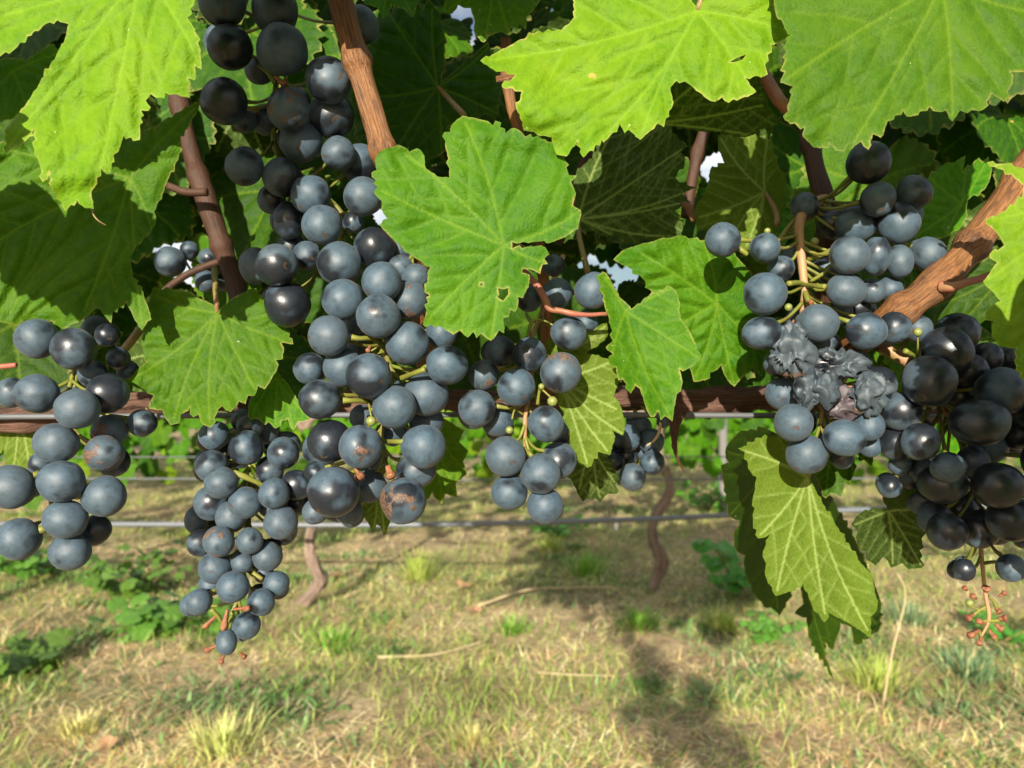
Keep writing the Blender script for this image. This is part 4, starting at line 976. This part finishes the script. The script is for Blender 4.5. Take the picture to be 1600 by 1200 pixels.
bunch('compact bunch in the centre ending in four round berries', 0.332, G('''865 414 18 2 w;871 458 24 0.8 b;926 454 29 0.4 b;889 521 29/27 0.4 b;915 505 20 1.8 b;826 465 22 2 w;782 549 25 1.6 w;827 554 27 0.5 w;877 582 32.5 0 s;807 605 30 0.2 b;756 586 24 1 s;746 638 29.5 0.9 w;777 656 27 1.8 b;853 662 29 0 b;878 678 20 1.8 w;790 713 31 0.2 b;873 719 29 0.9 b;845 740 31 0 b;796 769 28.5 0.7 b;852 790 29 0.6 b'''),
      [(880, 400, 0.38, 8), (850, 480, 0.365, 8), (832, 530, 0.36, 7), (830, 600, 0.352, 7), (821, 650, 0.343, 7), (821, 700, 0.345, 7), (826, 735, 0.355, 5)], fill=3, axis_mat=M_RACHB,
      stems=[[(825, 530, 0.345, 5), (830, 505, 0.343, 6), (845, 500, 0.342, 4), (868, 510, 0.34, 3)], [(830, 505, 0.343, 6), (822, 490, 0.35, 5)], [(838, 505, 0.342, 4), (845, 485, 0.345, 3)], [(843, 612, 0.338, 5), (846, 608, 0.336, 4), (862, 622, 0.334, 3)], [(800, 655, 0.338, 3), (805, 640, 0.34, 3), (818, 648, 0.343, 4)], [(820, 700, 0.343, 6), (830, 712, 0.338, 8), (836, 722, 0.345, 6)], [(840, 632, 0.34, 6), (842, 615, 0.338, 5), (845, 605, 0.337, 7)]],
      shot=[(870, 512, 7.5, 0.338), (863, 627, 8, 0.333), (796, 672, 6, 0.337), (846, 604, 5, 0.335)])
bunch('small dark bunch hanging behind the pale leaf underside', 0.405, G('''979 685 22 0.6 w;956 720 20/18 0.4 w;988 745 21.5 0 w;1019 723 19.5 0.2 w;1018 690 20 0.2 w;977 712 20 1.2 w;1037 658 11 1 w;960 690 18 1.2 w;1000 668 19 1 w;945 705 15 1.5 w;1005 705 14 1.8 w'''),
      [(990, 620, 0.43, 6), (995, 680, 0.43, 5), (998, 735, 0.425, 4)], step=0.009, fill=3)
bunch('sunlit bunch with shrivelled berries under the slanting cane on the right', 0.330, G('''1129 375 27.5 0.6 w;1195 388 24 0.5 b;1220 420 21 1.4 b;1195 459 33.5 0 b;1190 520 31/26 0.2 b;1357 255 33.5 1.6 n;1427 302 28 1.8 w;1372 312 27 1.2 w;1337 352 33/27 1.8 w;1404 349 32 1.2 w;1327 399 31/30 0 b;1369 400 22/31 0.9 b;1405 408 21/27 1.9 b;1450 397 27 2.2 b;1322 454 31/27 0.1 b;1362 455 20 1.8 b;1278 505 32/30 0.1 b;1312 488 20 1.8 b;1257 322 22 3 w;1390 452 20 2.4 w;
1354 517 33/29 -0.2 b;1397 512 25 0.6 w;1215 567 22 1.6 w;1222 615 26 1.6 b;1372 600 28 1 w;1240 661 30 0 b;1260 710 32 0.5 b;1319 684 34/29 0 b;1357 665 24 0.9 b;1360 697 18 2 b;1315 715 18 2.4 w;1290 600 20 2.6 w;1300 650 20 2.4 w;1290 420 22 2.8 w;1240 400 20 3 w;1300 350 24 3 w;1250 500 22 2.6 w;1290 540 24 2.6 w;1340 480 22 2.6 w;1245 580 22 2.4 w;1340 570 22 2.4 w'''),
      [(1292, 312, 0.392, 17), (1275, 316, 0.38, 19), (1256, 330, 0.366, 17), (1249, 360, 0.358, 15), (1255, 430, 0.352, 13), (1258, 455, 0.35, 12), (1255, 490, 0.352, 11), (1262, 560, 0.355, 8), (1285, 620, 0.352, 7), (1280, 670, 0.352, 5)], fill=12, axis_mat=M_RACHB,
      stems=[[(1232, 443, 0.338, 9), (1248, 442, 0.345, 8), (1258, 445, 0.35, 8)], [(1290, 448, 0.335, 9), (1275, 447, 0.34, 8), (1258, 445, 0.35, 8)], [(1300, 390, 0.345, 7), (1280, 400, 0.35, 8), (1262, 405, 0.355, 8)], [(1256, 330, 0.366, 10), (1235, 352, 0.365, 8), (1214, 378, 0.36, 6)], [(1168, 398, 0.345, 8), (1158, 390, 0.345, 9), (1150, 386, 0.347, 8)], [(1266, 440, 0.352, 6), (1290, 425, 0.348, 6), (1296, 415, 0.35, 5)], [(1258, 455, 0.35, 9), (1262, 468, 0.345, 9), (1268, 480, 0.342, 7)], [(1283, 392, 0.356, 4), (1277, 385, 0.355, 4), (1273, 378, 0.354, 4)]],
      shot=[(1273, 377, 6, 0.353), (1199, 361, 5, 0.343), (1232, 480, 6, 0.346)], tips=[(1262, 470, 1270, 474, 9, 0.342), (1300, 608, 1332, 605, 8, 0.342), (1240, 500, 1228, 535, 6, 0.344)],
      raisins=[(1236, 546, 34, 37, 0.2, 'r'), (1316, 570, 37, 29, 0.5, 'r'), (1276, 612, 33, 36, 0.0, 'r'), (1315, 632, 29, 25, 0.5, 'p'), (1362, 614, 30, 34, 0.2, 'r')])
bunch('dense dark bunch at the right edge in the shade', 0.330, G('''1407 642 31 0.3 w;1494 522 33 1 n;1480 548 38 0.6 n;1452 596 40 0 n;1516 580 27 1.4 n;1540 560 26 1.8 n;1576 562 26 1.8 n;1564 612 38 0.6 n;1530 660 45/38 0 n;1434 514 22 1.5 b;1592 676 27 1.4 n;1438 690 29 0.1 w;1400 692 27 1.2 n;1481 730 28/24 -0.3 b;1474 755 40/32 0.4 w;1442 734 22 1.2 w;1560 758 39/36 0 n;1580 810 36 0.9 n;1406 726 17 2 w;1390 760 19 2 w;1530 826 30 1.4 n;1480 830 30 1.4 n;1460 810 26 1.8 w;1500 795 28 1.8 n;1555 825 26 1.8 w;1507 890 16/18 0.8 w;1580 887 22 0.8 w;1598 842 15 1.4 w;1620 640 34 0.6 n;1635 720 36 0.6 n;1640 590 34 1 w;1640 790 34 1 w;1520 720 24 1.8 w;1500 620 26 2 w;1545 700 26 2.2 w;1440 780 24 2.2 w;1420 745 20 2 w'''),
      [(1420, 565, 0.37, 20), (1375, 540, 0.375, 20), (1430, 580, 0.37, 12), (1485, 660, 0.37, 9), (1520, 740, 0.37, 9), (1530, 830, 0.37, 8), (1537, 905, 0.37, 6), (1540, 930, 0.37, 6), (1545, 968, 0.37, 6), (1530, 1000, 0.37, 3)], fill=18, axis_mat=M_RACHB,
      stems=[[(1414, 548, 0.338, 9), (1425, 555, 0.342, 8), (1440, 565, 0.35, 7)], [(1434, 522, 0.336, 2.5), (1434, 545, 0.338, 3), (1432, 560, 0.345, 4)], [(1516, 946, 0.37, 4), (1528, 952, 0.37, 4), (1540, 952, 0.37, 5)], [(1518, 963, 0.37, 6), (1528, 955, 0.37, 5), (1540, 948, 0.37, 5)], [(1560, 955, 0.37, 6), (1553, 940, 0.37, 5), (1545, 932, 0.37, 5)], [(1565, 968, 0.37, 6), (1555, 970, 0.37, 6), (1543, 970, 0.37, 6), (1532, 972, 0.37, 6)], [(1530, 985, 0.37, 5), (1533, 995, 0.37, 4), (1535, 1000, 0.37, 4)], [(1510, 895, 0.36, 5), (1525, 885, 0.365, 5), (1532, 870, 0.37, 5)], [(1575, 880, 0.36, 6), (1555, 878, 0.365, 6), (1537, 880, 0.37, 6)]],
      shot=[(1434, 519, 6.5, 0.335), (1515, 942, 6, 0.369)],
      tips=[(1556, 950, 1564, 957, 11, 0.37), (1520, 960, 1512, 968, 10, 0.37), (1560, 967, 1574, 966, 11, 0.37), (1555, 975, 1568, 984, 12, 0.37), (1540, 975, 1527, 970, 9, 0.37), (1530, 985, 1514, 994, 11, 0.37), (1545, 985, 1556, 998, 10, 0.37), (1533, 995, 1530, 1008, 9, 0.37), (1540, 925, 1541, 918, 12, 0.37), (1560, 932, 1572, 925, 8, 0.37), (1525, 935, 1519, 930, 9, 0.37), (1510, 922, 1506, 918, 8, 0.37)])
bunch('tiny dark cluster against the sky behind the left leaves', 0.47, G('''266 409 24 0 w;296 391 14.5 0.4 w;327 404 16.5 0.3 w;330 417 18 1 w;322 440 17.5 0.4 w;346 442 14 1 w'''),
      [(350, 390, 0.50, 6), (320, 412, 0.49, 5), (290, 405, 0.488, 4), (310, 440, 0.488, 4)], step=0.012)

# ------------------------------------------------------------------ the next row of vines
LOWL = []
for i in range(5):
    r_ = np.random.default_rng(300 + i)
    deg = np.linspace(-65, 245, 30)
    lob = [(90, 1.0), (36, 0.85), (144, 0.85), (-20, 0.65), (200, 0.65)]
    rad = np.full(len(deg), 0.48)
    for a, l in lob: rad = np.maximum(rad, l * np.cos(np.radians(np.clip((deg - a) * 1.5, -90, 90))) ** 0.6)
    rad = rad * (1 + 0.05 * np.where(np.arange(len(deg)) % 2, 1, -1)) * (1 + r_.normal(0, 0.03, len(deg)))
    a = np.radians(deg)
    ring = np.stack([np.cos(a) * rad * 0.062, np.sin(a) * rad * 0.062, -0.012 * rad ** 2 + r_.normal(0, 0.003, len(deg)) + 0.25 * np.abs(np.cos(a)) * rad * 0.03], 1)
    inn = ring * 0.5 + np.array([0, 0, 0.003])
    V = np.vstack([[[0, 0, 0]], inn, ring]); m = len(deg)
    T = [(0, 1 + k, 2 + k) for k in range(m - 1)]
    Q = [(1 + k, 1 + m + k, 2 + m + k, 2 + k) for k in range(m - 1)]
    vein = np.zeros(len(V)); vein[0] = 0.6
    me = mesh_np('leaf', V, [np.array(Q), np.array(T)], {'vein': vein, 'edge': np.zeros(len(V)), 'luv': V * 1000 * np.array([1, 1, 0])})
    me.polygons.foreach_set('use_smooth', np.ones(len(me.polygons), dtype=bool))
    me.materials.append([M_LEAF, M_LEAFD, M_LEAFP, M_LEAF, M_LEAFY][i])
    LOWL.append(me)

def far_vine(x0, y0, label, path, nleaf, zlo, zhi, width, seed, rad=0.0175):
    """trunk, two arms along the wire and a curtain of leaves"""
    r = random.Random(seed)
    base = Vector((x0, y0, ground_z(x0, y0)))
    root = empty('grapevine', base, label, 'vine', 'vines of the next row')
    pts = [base + Vector(p) for p in path]
    Tubes().tube(pts, [rad * w for w in np.interp(np.linspace(0, 1, len(pts)), [0, 0.25, 1], [1.25, 1.25, 0.8])], 14, 12, 0.75, seed).build('trunk', M_TRUNK, root)
    top = pts[-1]
    for s in (-1, 1):
        Tubes().tube([top + Vector((0, 0, -0.05)), top + Vector((s * 0.08, 0, 0.01)), top + Vector((s * width * 0.3, 0.01, 0.03)), top + Vector((s * width * 0.55, 0, 0.02))], [0.016, 0.014, 0.012, 0.008], 8, 6, 0.25, seed + s).build('cordon', M_TRUNK, root)
    for i in range(nleaf):
        o = bpy.data.objects.new('leaf', LOWL[r.randrange(5)]); col.objects.link(o); o.parent = root
        o.matrix_parent_inverse = Matrix.Translation(root.location).inverted()
        z = zlo + (zhi - zlo) * r.random() ** 0.8
        p = Vector((x0 + r.uniform(-width / 2, width / 2), y0 + r.uniform(-0.22, 0.16), z))
        n = Vector((r.uniform(-0.8, 0.8), -1, r.uniform(-0.2, 1.0))).normalized()
        dn = Vector((r.uniform(-0.8, 0.8), 0, -1)); yv = (dn - dn.dot(n) * n).normalized(); xv = yv.cross(n)
        o.matrix_basis = Matrix.Translation(p) @ Matrix((xv, yv, n)).transposed().to_4x4() @ Matrix.Scale(r.uniform(0.75, 1.2), 4)
    return root

g1 = ground_at(1015, 925); g2 = ground_at(470, 958)
far_vine(g1.x, g1.y, 'vine of the next row with a crooked pinkish trunk seen right of centre', [(0, 0, 0), (0.035, 0.01, 0.06), (0.045, 0, 0.13), (0.015, 0, 0.22), (0.02, 0, 0.30), (0.085, 0.01, 0.42), (0.05, 0.02, 0.55), (0.05, 0, 0.72)], 125, 0.46, 1.08, 1.5, 3)
far_vine(g2.x, g2.y + 0.05, 'vine of the next row with a thin pale trunk seen left of centre', [(-0.02, 0, 0), (0.04, 0, 0.075), (0.062, 0, 0.10), (0.035, 0, 0.16), (0.02, 0, 0.24), (0.03, 0.02, 0.42), (0.0, 0, 0.72)], 125, 0.48, 1.05, 1.5, 4)
far_vine(-2.15, 2.75, 'vine of the next row hanging low at the left edge', [(0, 0, 0), (0.02, 0, 0.2), (-0.02, 0, 0.4), (0.02, 0, 0.72)], 130, 0.46, 1.05, 2.0, 5)
far_vine(2.25, 2.85, 'vine of the next row behind the far right bunch', [(0, 0, 0), (-0.03, 0, 0.2), (0.02, 0, 0.4), (0, 0, 0.72)], 120, 0.46, 1.05, 2.0, 6)

def fol_mass(name, label, y0, x0, x1, zlo, zhi, n, seed, wscale):
    """a far row of vines that reads as one mass"""
    r = np.random.default_rng(seed)
    Vs, Qs, At, b = [], [], [], 0
    base = np.array([v.co[:] for v in LOWL[1].vertices])
    tris = np.array([p.vertices[:] for p in LOWL[1].polygons if len(p.vertices) == 3]); quads = np.array([p.vertices[:] for p in LOWL[1].polygons if len(p.vertices) == 4])
    Ts = []
    for i in range(n):
        nrm = Vector((r.uniform(-0.9, 0.9), -1, r.uniform(-0.3, 1.0))).normalized()
        dn = Vector((r.uniform(-0.8, 0.8), 0, -1)); yv = (dn - dn.dot(nrm) * nrm).normalized(); xv = yv.cross(nrm)
        M = np.array(Matrix((xv, yv, nrm)).transposed())
        x = r.uniform(x0, x1)
        hump = 0.12 * math.sin(x * 2.1) + 0.1 * math.sin(x * 4.7)
        p = np.array([x, y0 + r.uniform(-0.25, 0.25), zlo + (zhi + hump - zlo) * r.random()])
        Vs.append((base * wscale * r.uniform(0.8, 1.3)) @ M.T + p); Ts.append(tris + b); Qs.append(quads + b)
        b += len(base)
    V = np.vstack(Vs)
    me = mesh_np(name, V, [np.vstack(Qs), np.vstack(Ts)], {'vein': np.zeros(len(V)), 'edge': np.zeros(len(V)), 'luv': V * np.array([1000, 0, 1000])})
    return tag(add(name, me, M_LEAF), label, 'vines', kind='stuff')
fol_mass('vine_row', 'leafy vine row two rows behind seen as one green band', 5.6, -5.5, 5.5, 0.35, 1.15, 1500, 5, 1.3)
fol_mass('vine_row', 'farthest leafy vine row beyond the others', 9.5, -9, 9, 0.35, 1.2, 1500, 6, 1.8)

# wires and drip hose of the next row
def world_tube(name, pts, rad, mat, label, cat, seed=0, seg=10, group=None):
    o = Tubes().tube(pts, [rad] * len(pts), seg, 10, 0, seed).build(name, mat)
    return tag(o, label, cat, group)
world_tube('drip_hose', [P(-500, 818, 2.62), P(200, 819, 2.62), P(620, 820, 2.62), P(950, 813, 2.60), P(1350, 796, 2.58), P(2100, 770, 2.55)], 0.0085, M_HOSE, 'grey drip hose strung low across the next row', 'hose')
world_tube('trellis_wire', [P(-500, 748, 2.7), P(230, 748, 2.7), P(750, 750, 2.7), P(1280, 748, 2.7), P(2100, 742, 2.7)], 0.0032, M_WIRE, 'thin wire just above the drip hose of the next row', 'wire')
world_tube('trellis_wire', [P(-500, 714, 2.78), P(750, 714, 2.78), P(2100, 712, 2.78)], 0.0022, M_WIRE, 'uppermost faint wire of the next row', 'wire')
# emitter under the hose
ep = P(963, 822, 2.60)
tag(Tubes().tube([ep + Vector((0, 0, 0.012)), ep, ep + Vector((0, 0, -0.012))], [0.005, 0.008, 0.005], 8, 4).build('drip_emitter', wire_material('white_plastic', (0.75, 0.75, 0.73), 0, 0.4)), 'small white drip emitter hanging from the hose', 'emitter')
# grey post of the next row
pb = Vector(((1130 - 800) / F * 5.35, 5.35, 0))
post = empty('trellis_post', pb, 'grey weathered post standing far back beside the dark leaf', 'post')
Tubes().tube([pb + Vector((0, 0, -0.1)), pb + Vector((0, 0, 0.5)), pb + Vector((0.004, 0, 1.0)), pb + Vector((0.002, 0, 1.12))], [0.030, 0.029, 0.028, 0.027], 14, 8, 0.10, 4).build('shaft', M_POST, post)
Tubes().tube([pb + Vector((0.0, -0.034, 0.87)), pb + Vector((0.0, -0.044, 0.86)), pb + Vector((0.0, -0.034, 0.85))], [0.002] * 3, 6, 5).build('staple', M_WIRE, post)

# ------------------------------------------------------------------ weeds, tufts and litter on the ground
def tuft(u, v, h, n, spread, colr, label, seed, green=True, w=0.004):
    r = np.random.default_rng(seed)
    c = ground_at(u, v)
    a = r.uniform(0, 6.283, n); q = np.minimum(np.abs(r.normal(0, spread * 0.33, n)), spread * 0.75)
    x = c.x + np.cos(a) * q; y = c.y + np.sin(a) * q
    cl = np.array(colr) * (0.6 + 0.8 * r.random((n, 1)))
    cl = np.where(r.random((n, 1)) < 0.12, np.array([[0.45, 0.37, 0.18]]), cl)
    V, T, C = blades(x, y, gz_arr(x, y), r.uniform(0.35, 1.15, n) * h * 0.82, r.uniform(0.7, 1.3, n) * w, np.clip(q / spread + r.uniform(-0.1, 0.35, n), 0.02, 1.1), a + r.normal(0, 0.5, n), cl, 0.55)
    V = V - np.array(c)
    o = add('grass_tuft', mesh_np('grass_tuft', V, T, {'tint': C}), M_BLADE)
    o.location = c
    return tag(o, label, 'grass', 'grass tufts on the ground')
BG = (0.13, 0.26, 0.03); YG = (0.26, 0.32, 0.06); BLG = (0.12, 0.19, 0.09)
tuft(655, 905, 0.20, 260, 0.13, YG, 'bright yellow-green grass tuft below the hose left of centre', 1)
tuft(915, 900, 0.17, 240, 0.14, BG, 'green grass tuft beside the crooked trunk', 2)
tuft(1000, 985, 0.10, 320, 0.16, BG, 'low green tuft in front of the crooked trunk', 3)
tuft(800, 985, 0.09, 180, 0.11, BG, 'small green tuft below the centre bunch', 4)
tuft(520, 1010, 0.09, 320, 0.17, BG, 'wide low green tuft right of the drooping bunch', 5)
tuft(1420, 970, 0.12, 260, 0.16, BLG, 'bluish green tuft under the far right bunch', 6)
tuft(1510, 1060, 0.11, 360, 0.20, BLG, 'dull green tuft at the lower right', 7)
tuft(1370, 1070, 0.12, 320, 0.17, YG, 'pale yellow-green tuft below the hanging dark leaf', 8)
tuft(1130, 985, 0.13, 200, 0.12, YG, 'thin tuft left of the hanging dark leaf', 9)
tuft(350, 1180, 0.11, 300, 0.15, (0.34, 0.36, 0.12), 'pale tall grass at the bottom left', 10)
tuft(120, 1150, 0.07, 240, 0.15, (0.42, 0.38, 0.15), 'straw tuft in the bottom left corner', 11)
tuft(740, 1160, 0.06, 260, 0.09, (0.40, 0.36, 0.14), 'short straw tuft at the bottom centre', 13)
tuft(860, 860, 0.13, 160, 0.12, YG, 'yellowish tuft just under the hose in the centre', 14)
tuft(300, 840, 0.10, 200, 0.2, YG, 'distant yellow-green tuft between the left bunches', 15)

k = NT('weed_leaf')
oc = k.n('ShaderNodeTexCoord').outputs['Object']
rn = k.rand()
wc = k.mix(k.noise(oc, 30.0, 3), (0.040, 0.105, 0.010), (0.085, 0.170, 0.018))
wc = k.n('ShaderNodeHueSaturation', {'Hue': k.math('ADD', k.math('MULTIPLY', rn, 0.05), 0.485), 'Value': k.math('ADD', k.math('MULTIPLY', rn, 0.6), 0.75), 'Color': wc}).outputs[0]
b1 = k.n('ShaderNodeBsdfPrincipled', {'Base Color': wc, 'Roughness': 0.5})
b2 = k.n('ShaderNodeBsdfTranslucent', {'Color': wc})
M_WEED = k.done(k.n('ShaderNodeAddShader', {0: b1.outputs[0], 1: b2.outputs[0]}).outputs[0])

def weed(u, v, h, n, spread, size, label, seed):
    """a broad-leaved weed: stems with many small lobed leaves"""
    r = random.Random(seed)
    c = ground_at(u, v)
    root = empty('weed_plant', c, label, 'weed', 'leafy weeds on the ground')
    T = Tubes(); spots = []
    for i in range(max(4, n // 9)):
        a = r.uniform(0, 6.28); L = spread * r.uniform(0.3, 1.0)
        e = c + Vector((math.cos(a) * L, math.sin(a) * L, h * r.uniform(0.4, 1.0)))
        T.tube([c, c.lerp(e, 0.5) + Vector((0, 0, h * 0.15)), e], [0.0025, 0.002, 0.001], 5, 4, 0, i)
        for q in range(9): 
            t = r.uniform(0.2, 1.0)
            spots.append(c.lerp(e, t) + Vector((r.uniform(-1, 1) * size, r.uniform(-1, 1) * size, r.uniform(-0.2, 0.6) * size)))
    T.build('stem', M_PETI, root)
    base = np.array([v_.co[:] for v_ in LOWL[0].vertices]) / 0.062
    tr = np.array([p.vertices[:] for p in LOWL[0].polygons if len(p.vertices) == 3]); qd = np.array([p.vertices[:] for p in LOWL[0].polygons if len(p.vertices) == 4])
    Vs, Ts, Qs = [], [], []
    for i, p in enumerate(spots[:n]):
        nrm = Vector((r.uniform(-0.8, 0.8), r.uniform(-0.9, 0.3), 1)).normalized()
        dn = Vector((r.uniform(-1, 1), r.uniform(-1, 1), 0)); yv = (dn - dn.dot(nrm) * nrm).normalized(); xv = yv.cross(nrm)
        M = np.array(Matrix((xv, yv, nrm)).transposed())
        Vs.append((base * size * r.uniform(0.4, 0.8)) @ M.T + np.array(p - c)); Ts.append(tr + i * len(base)); Qs.append(qd + i * len(base))
    o = add('foliage', mesh_np('foliage', np.vstack(Vs), [np.vstack(Qs), np.vstack(Ts)]), M_WEED)
    o.parent = root
    return root
weed(205, 925, 0.16, 120, 0.26, 0.060, 'leafy green weed behind the left bunch near the row', 1)
weed(40, 905, 0.16, 110, 0.26, 0.060, 'leafy green weed at the left edge under the hose', 2)
weed(240, 985, 0.07, 60, 0.18, 0.080, 'broad-leaved weed below the left bunch', 3)
weed(45, 1045, 0.05, 50, 0.16, 0.070, 'flat weed in the left foreground', 4)
weed(330, 985, 0.05, 36, 0.11, 0.070, 'flat weed beside the tip of the drooping bunch', 5)
weed(1155, 930, 0.26, 110, 0.20, 0.055, 'tall leafy weed left of the hanging dark leaf', 6)
weed(1195, 1000, 0.10, 110, 0.13, 0.030, 'bluish weed below the hanging dark leaf', 7)
weed(1560, 1000, 0.10, 80, 0.2, 0.035, 'low weed under the bare stalk on the right', 8)
weed(880, 840, 0.14, 60, 0.3, 0.055, 'leafy weeds beneath the hose in the centre', 9)
weed(1110, 800, 0.20, 90, 0.35, 0.06, 'leafy weeds behind the crooked trunk', 10)

# dry sticks, stems and fallen leaves
def stick(pts, w, label, name='dry_stick', seed=0):
    ps = [ground_at(u, v) + Vector((0, 0, h)) for u, v, h in pts]
    return tag(Tubes().tube(ps, np.linspace(w, w * 0.6, len(ps)), 7, 5, 0.15, seed).build(name, M_STRAW), label, 'stick')
stick([(745, 955, 0.02), (820, 938, 0.03), (880, 930, 0.02), (965, 928, 0.02)], 0.006, 'pale dry cane lying in front of the crooked trunk', seed=1)
stick([(590, 1035, 0.015), (680, 1030, 0.02), (760, 1012, 0.03)], 0.004, 'thin bleached stem lying in the middle of the ground', seed=2)
stick([(840, 1062, 0.02), (900, 1065, 0.02), (962, 1064, 0.02)], 0.003, 'yellow straw stem left of the shadow', seed=3)
stick([(1380, 1110, 0.02), (1395, 1110, 0.16), (1415, 1110, 0.30), (1402, 1110, 0.36)], 0.003, 'tall bent straw stalk standing at the lower right', seed=4)
stick([(990, 960, 0.02), (1040, 935, 0.03), (1075, 912, 0.03)], 0.004, 'dry stem leaning at the foot of the crooked trunk', seed=5)
stick([(0, 1010, 0.02), (70, 980, 0.06), (140, 935, 0.10)], 0.0035, 'long dry stem slanting at the left edge', seed=6)
M_DRY = bark_material('fallen_leaf_skin', (0.24, 0.12, 0.06), (0.36, 0.23, 0.12), (0.15, 0.07, 0.035), 0.02, 0.02, 0.75, 0.4)
def fallen(u, v, s, label, seed):
    r = np.random.default_rng(seed)
    pl, tips = generic_outline(r, 100)
    V2, T, vein, edge, qu, rj = leaf_2d(pl, (0, 0.5), tips, 4.0, r)
    z = 14 * waves(V2, r, 4, (40, 90)) + (V2[:, 0] ** 2 + V2[:, 1] ** 2) / 1000 * r.uniform(3, 8) + 6
    V = np.stack([V2[:, 0], V2[:, 1], z - z.min()], 1) / 1000
    me = mesh_np('fallen_leaf', V, T, {'bark': np.stack([V2[:, 0], V2[:, 1], np.zeros(len(V2))], 1)})
    o = add('fallen_leaf', me, M_DRY)
    o.location = ground_at(u, v) + Vector((0, 0, 0.012)); o.scale = (s, s, s)
    o.rotation_euler = (r.uniform(-0.4, 0.1), r.uniform(-0.4, 0.4), r.uniform(0, 6))
    return tag(o, label, 'leaf', 'dry leaves on the ground')
fallen(165, 1188, 0.55, 'orange dry leaf at the bottom left edge', 1)
fallen(720, 925, 0.8, 'brown dry leaf under the centre bunch', 2)
fallen(530, 905, 1.1, 'tan dry leaf at the foot of the thin pale trunk', 3)
fallen(275, 905, 1.0, 'pale dry leaf left of the drooping bunch', 4)
fallen(280, 870, 0.9, 'reddish dry leaf behind the drooping bunch', 5)
fallen(745, 960, 0.6, 'curled dry leaf in the straw below the centre', 6)


# ------------------------------------------------------------------ unseen vine added behind the camera to cast shade on the ground ahead
far_vine(-0.476, -2.0, 'unseen tall vine added behind the camera so its top shades the straw', [(0, 0, 0), (0.02, 0, 0.2), (-0.02, 0, 0.4), (0.01, 0, 0.72)], 32, 1.02, 1.50, 0.25, 8)['group'] = 'unseen vines added for shade'
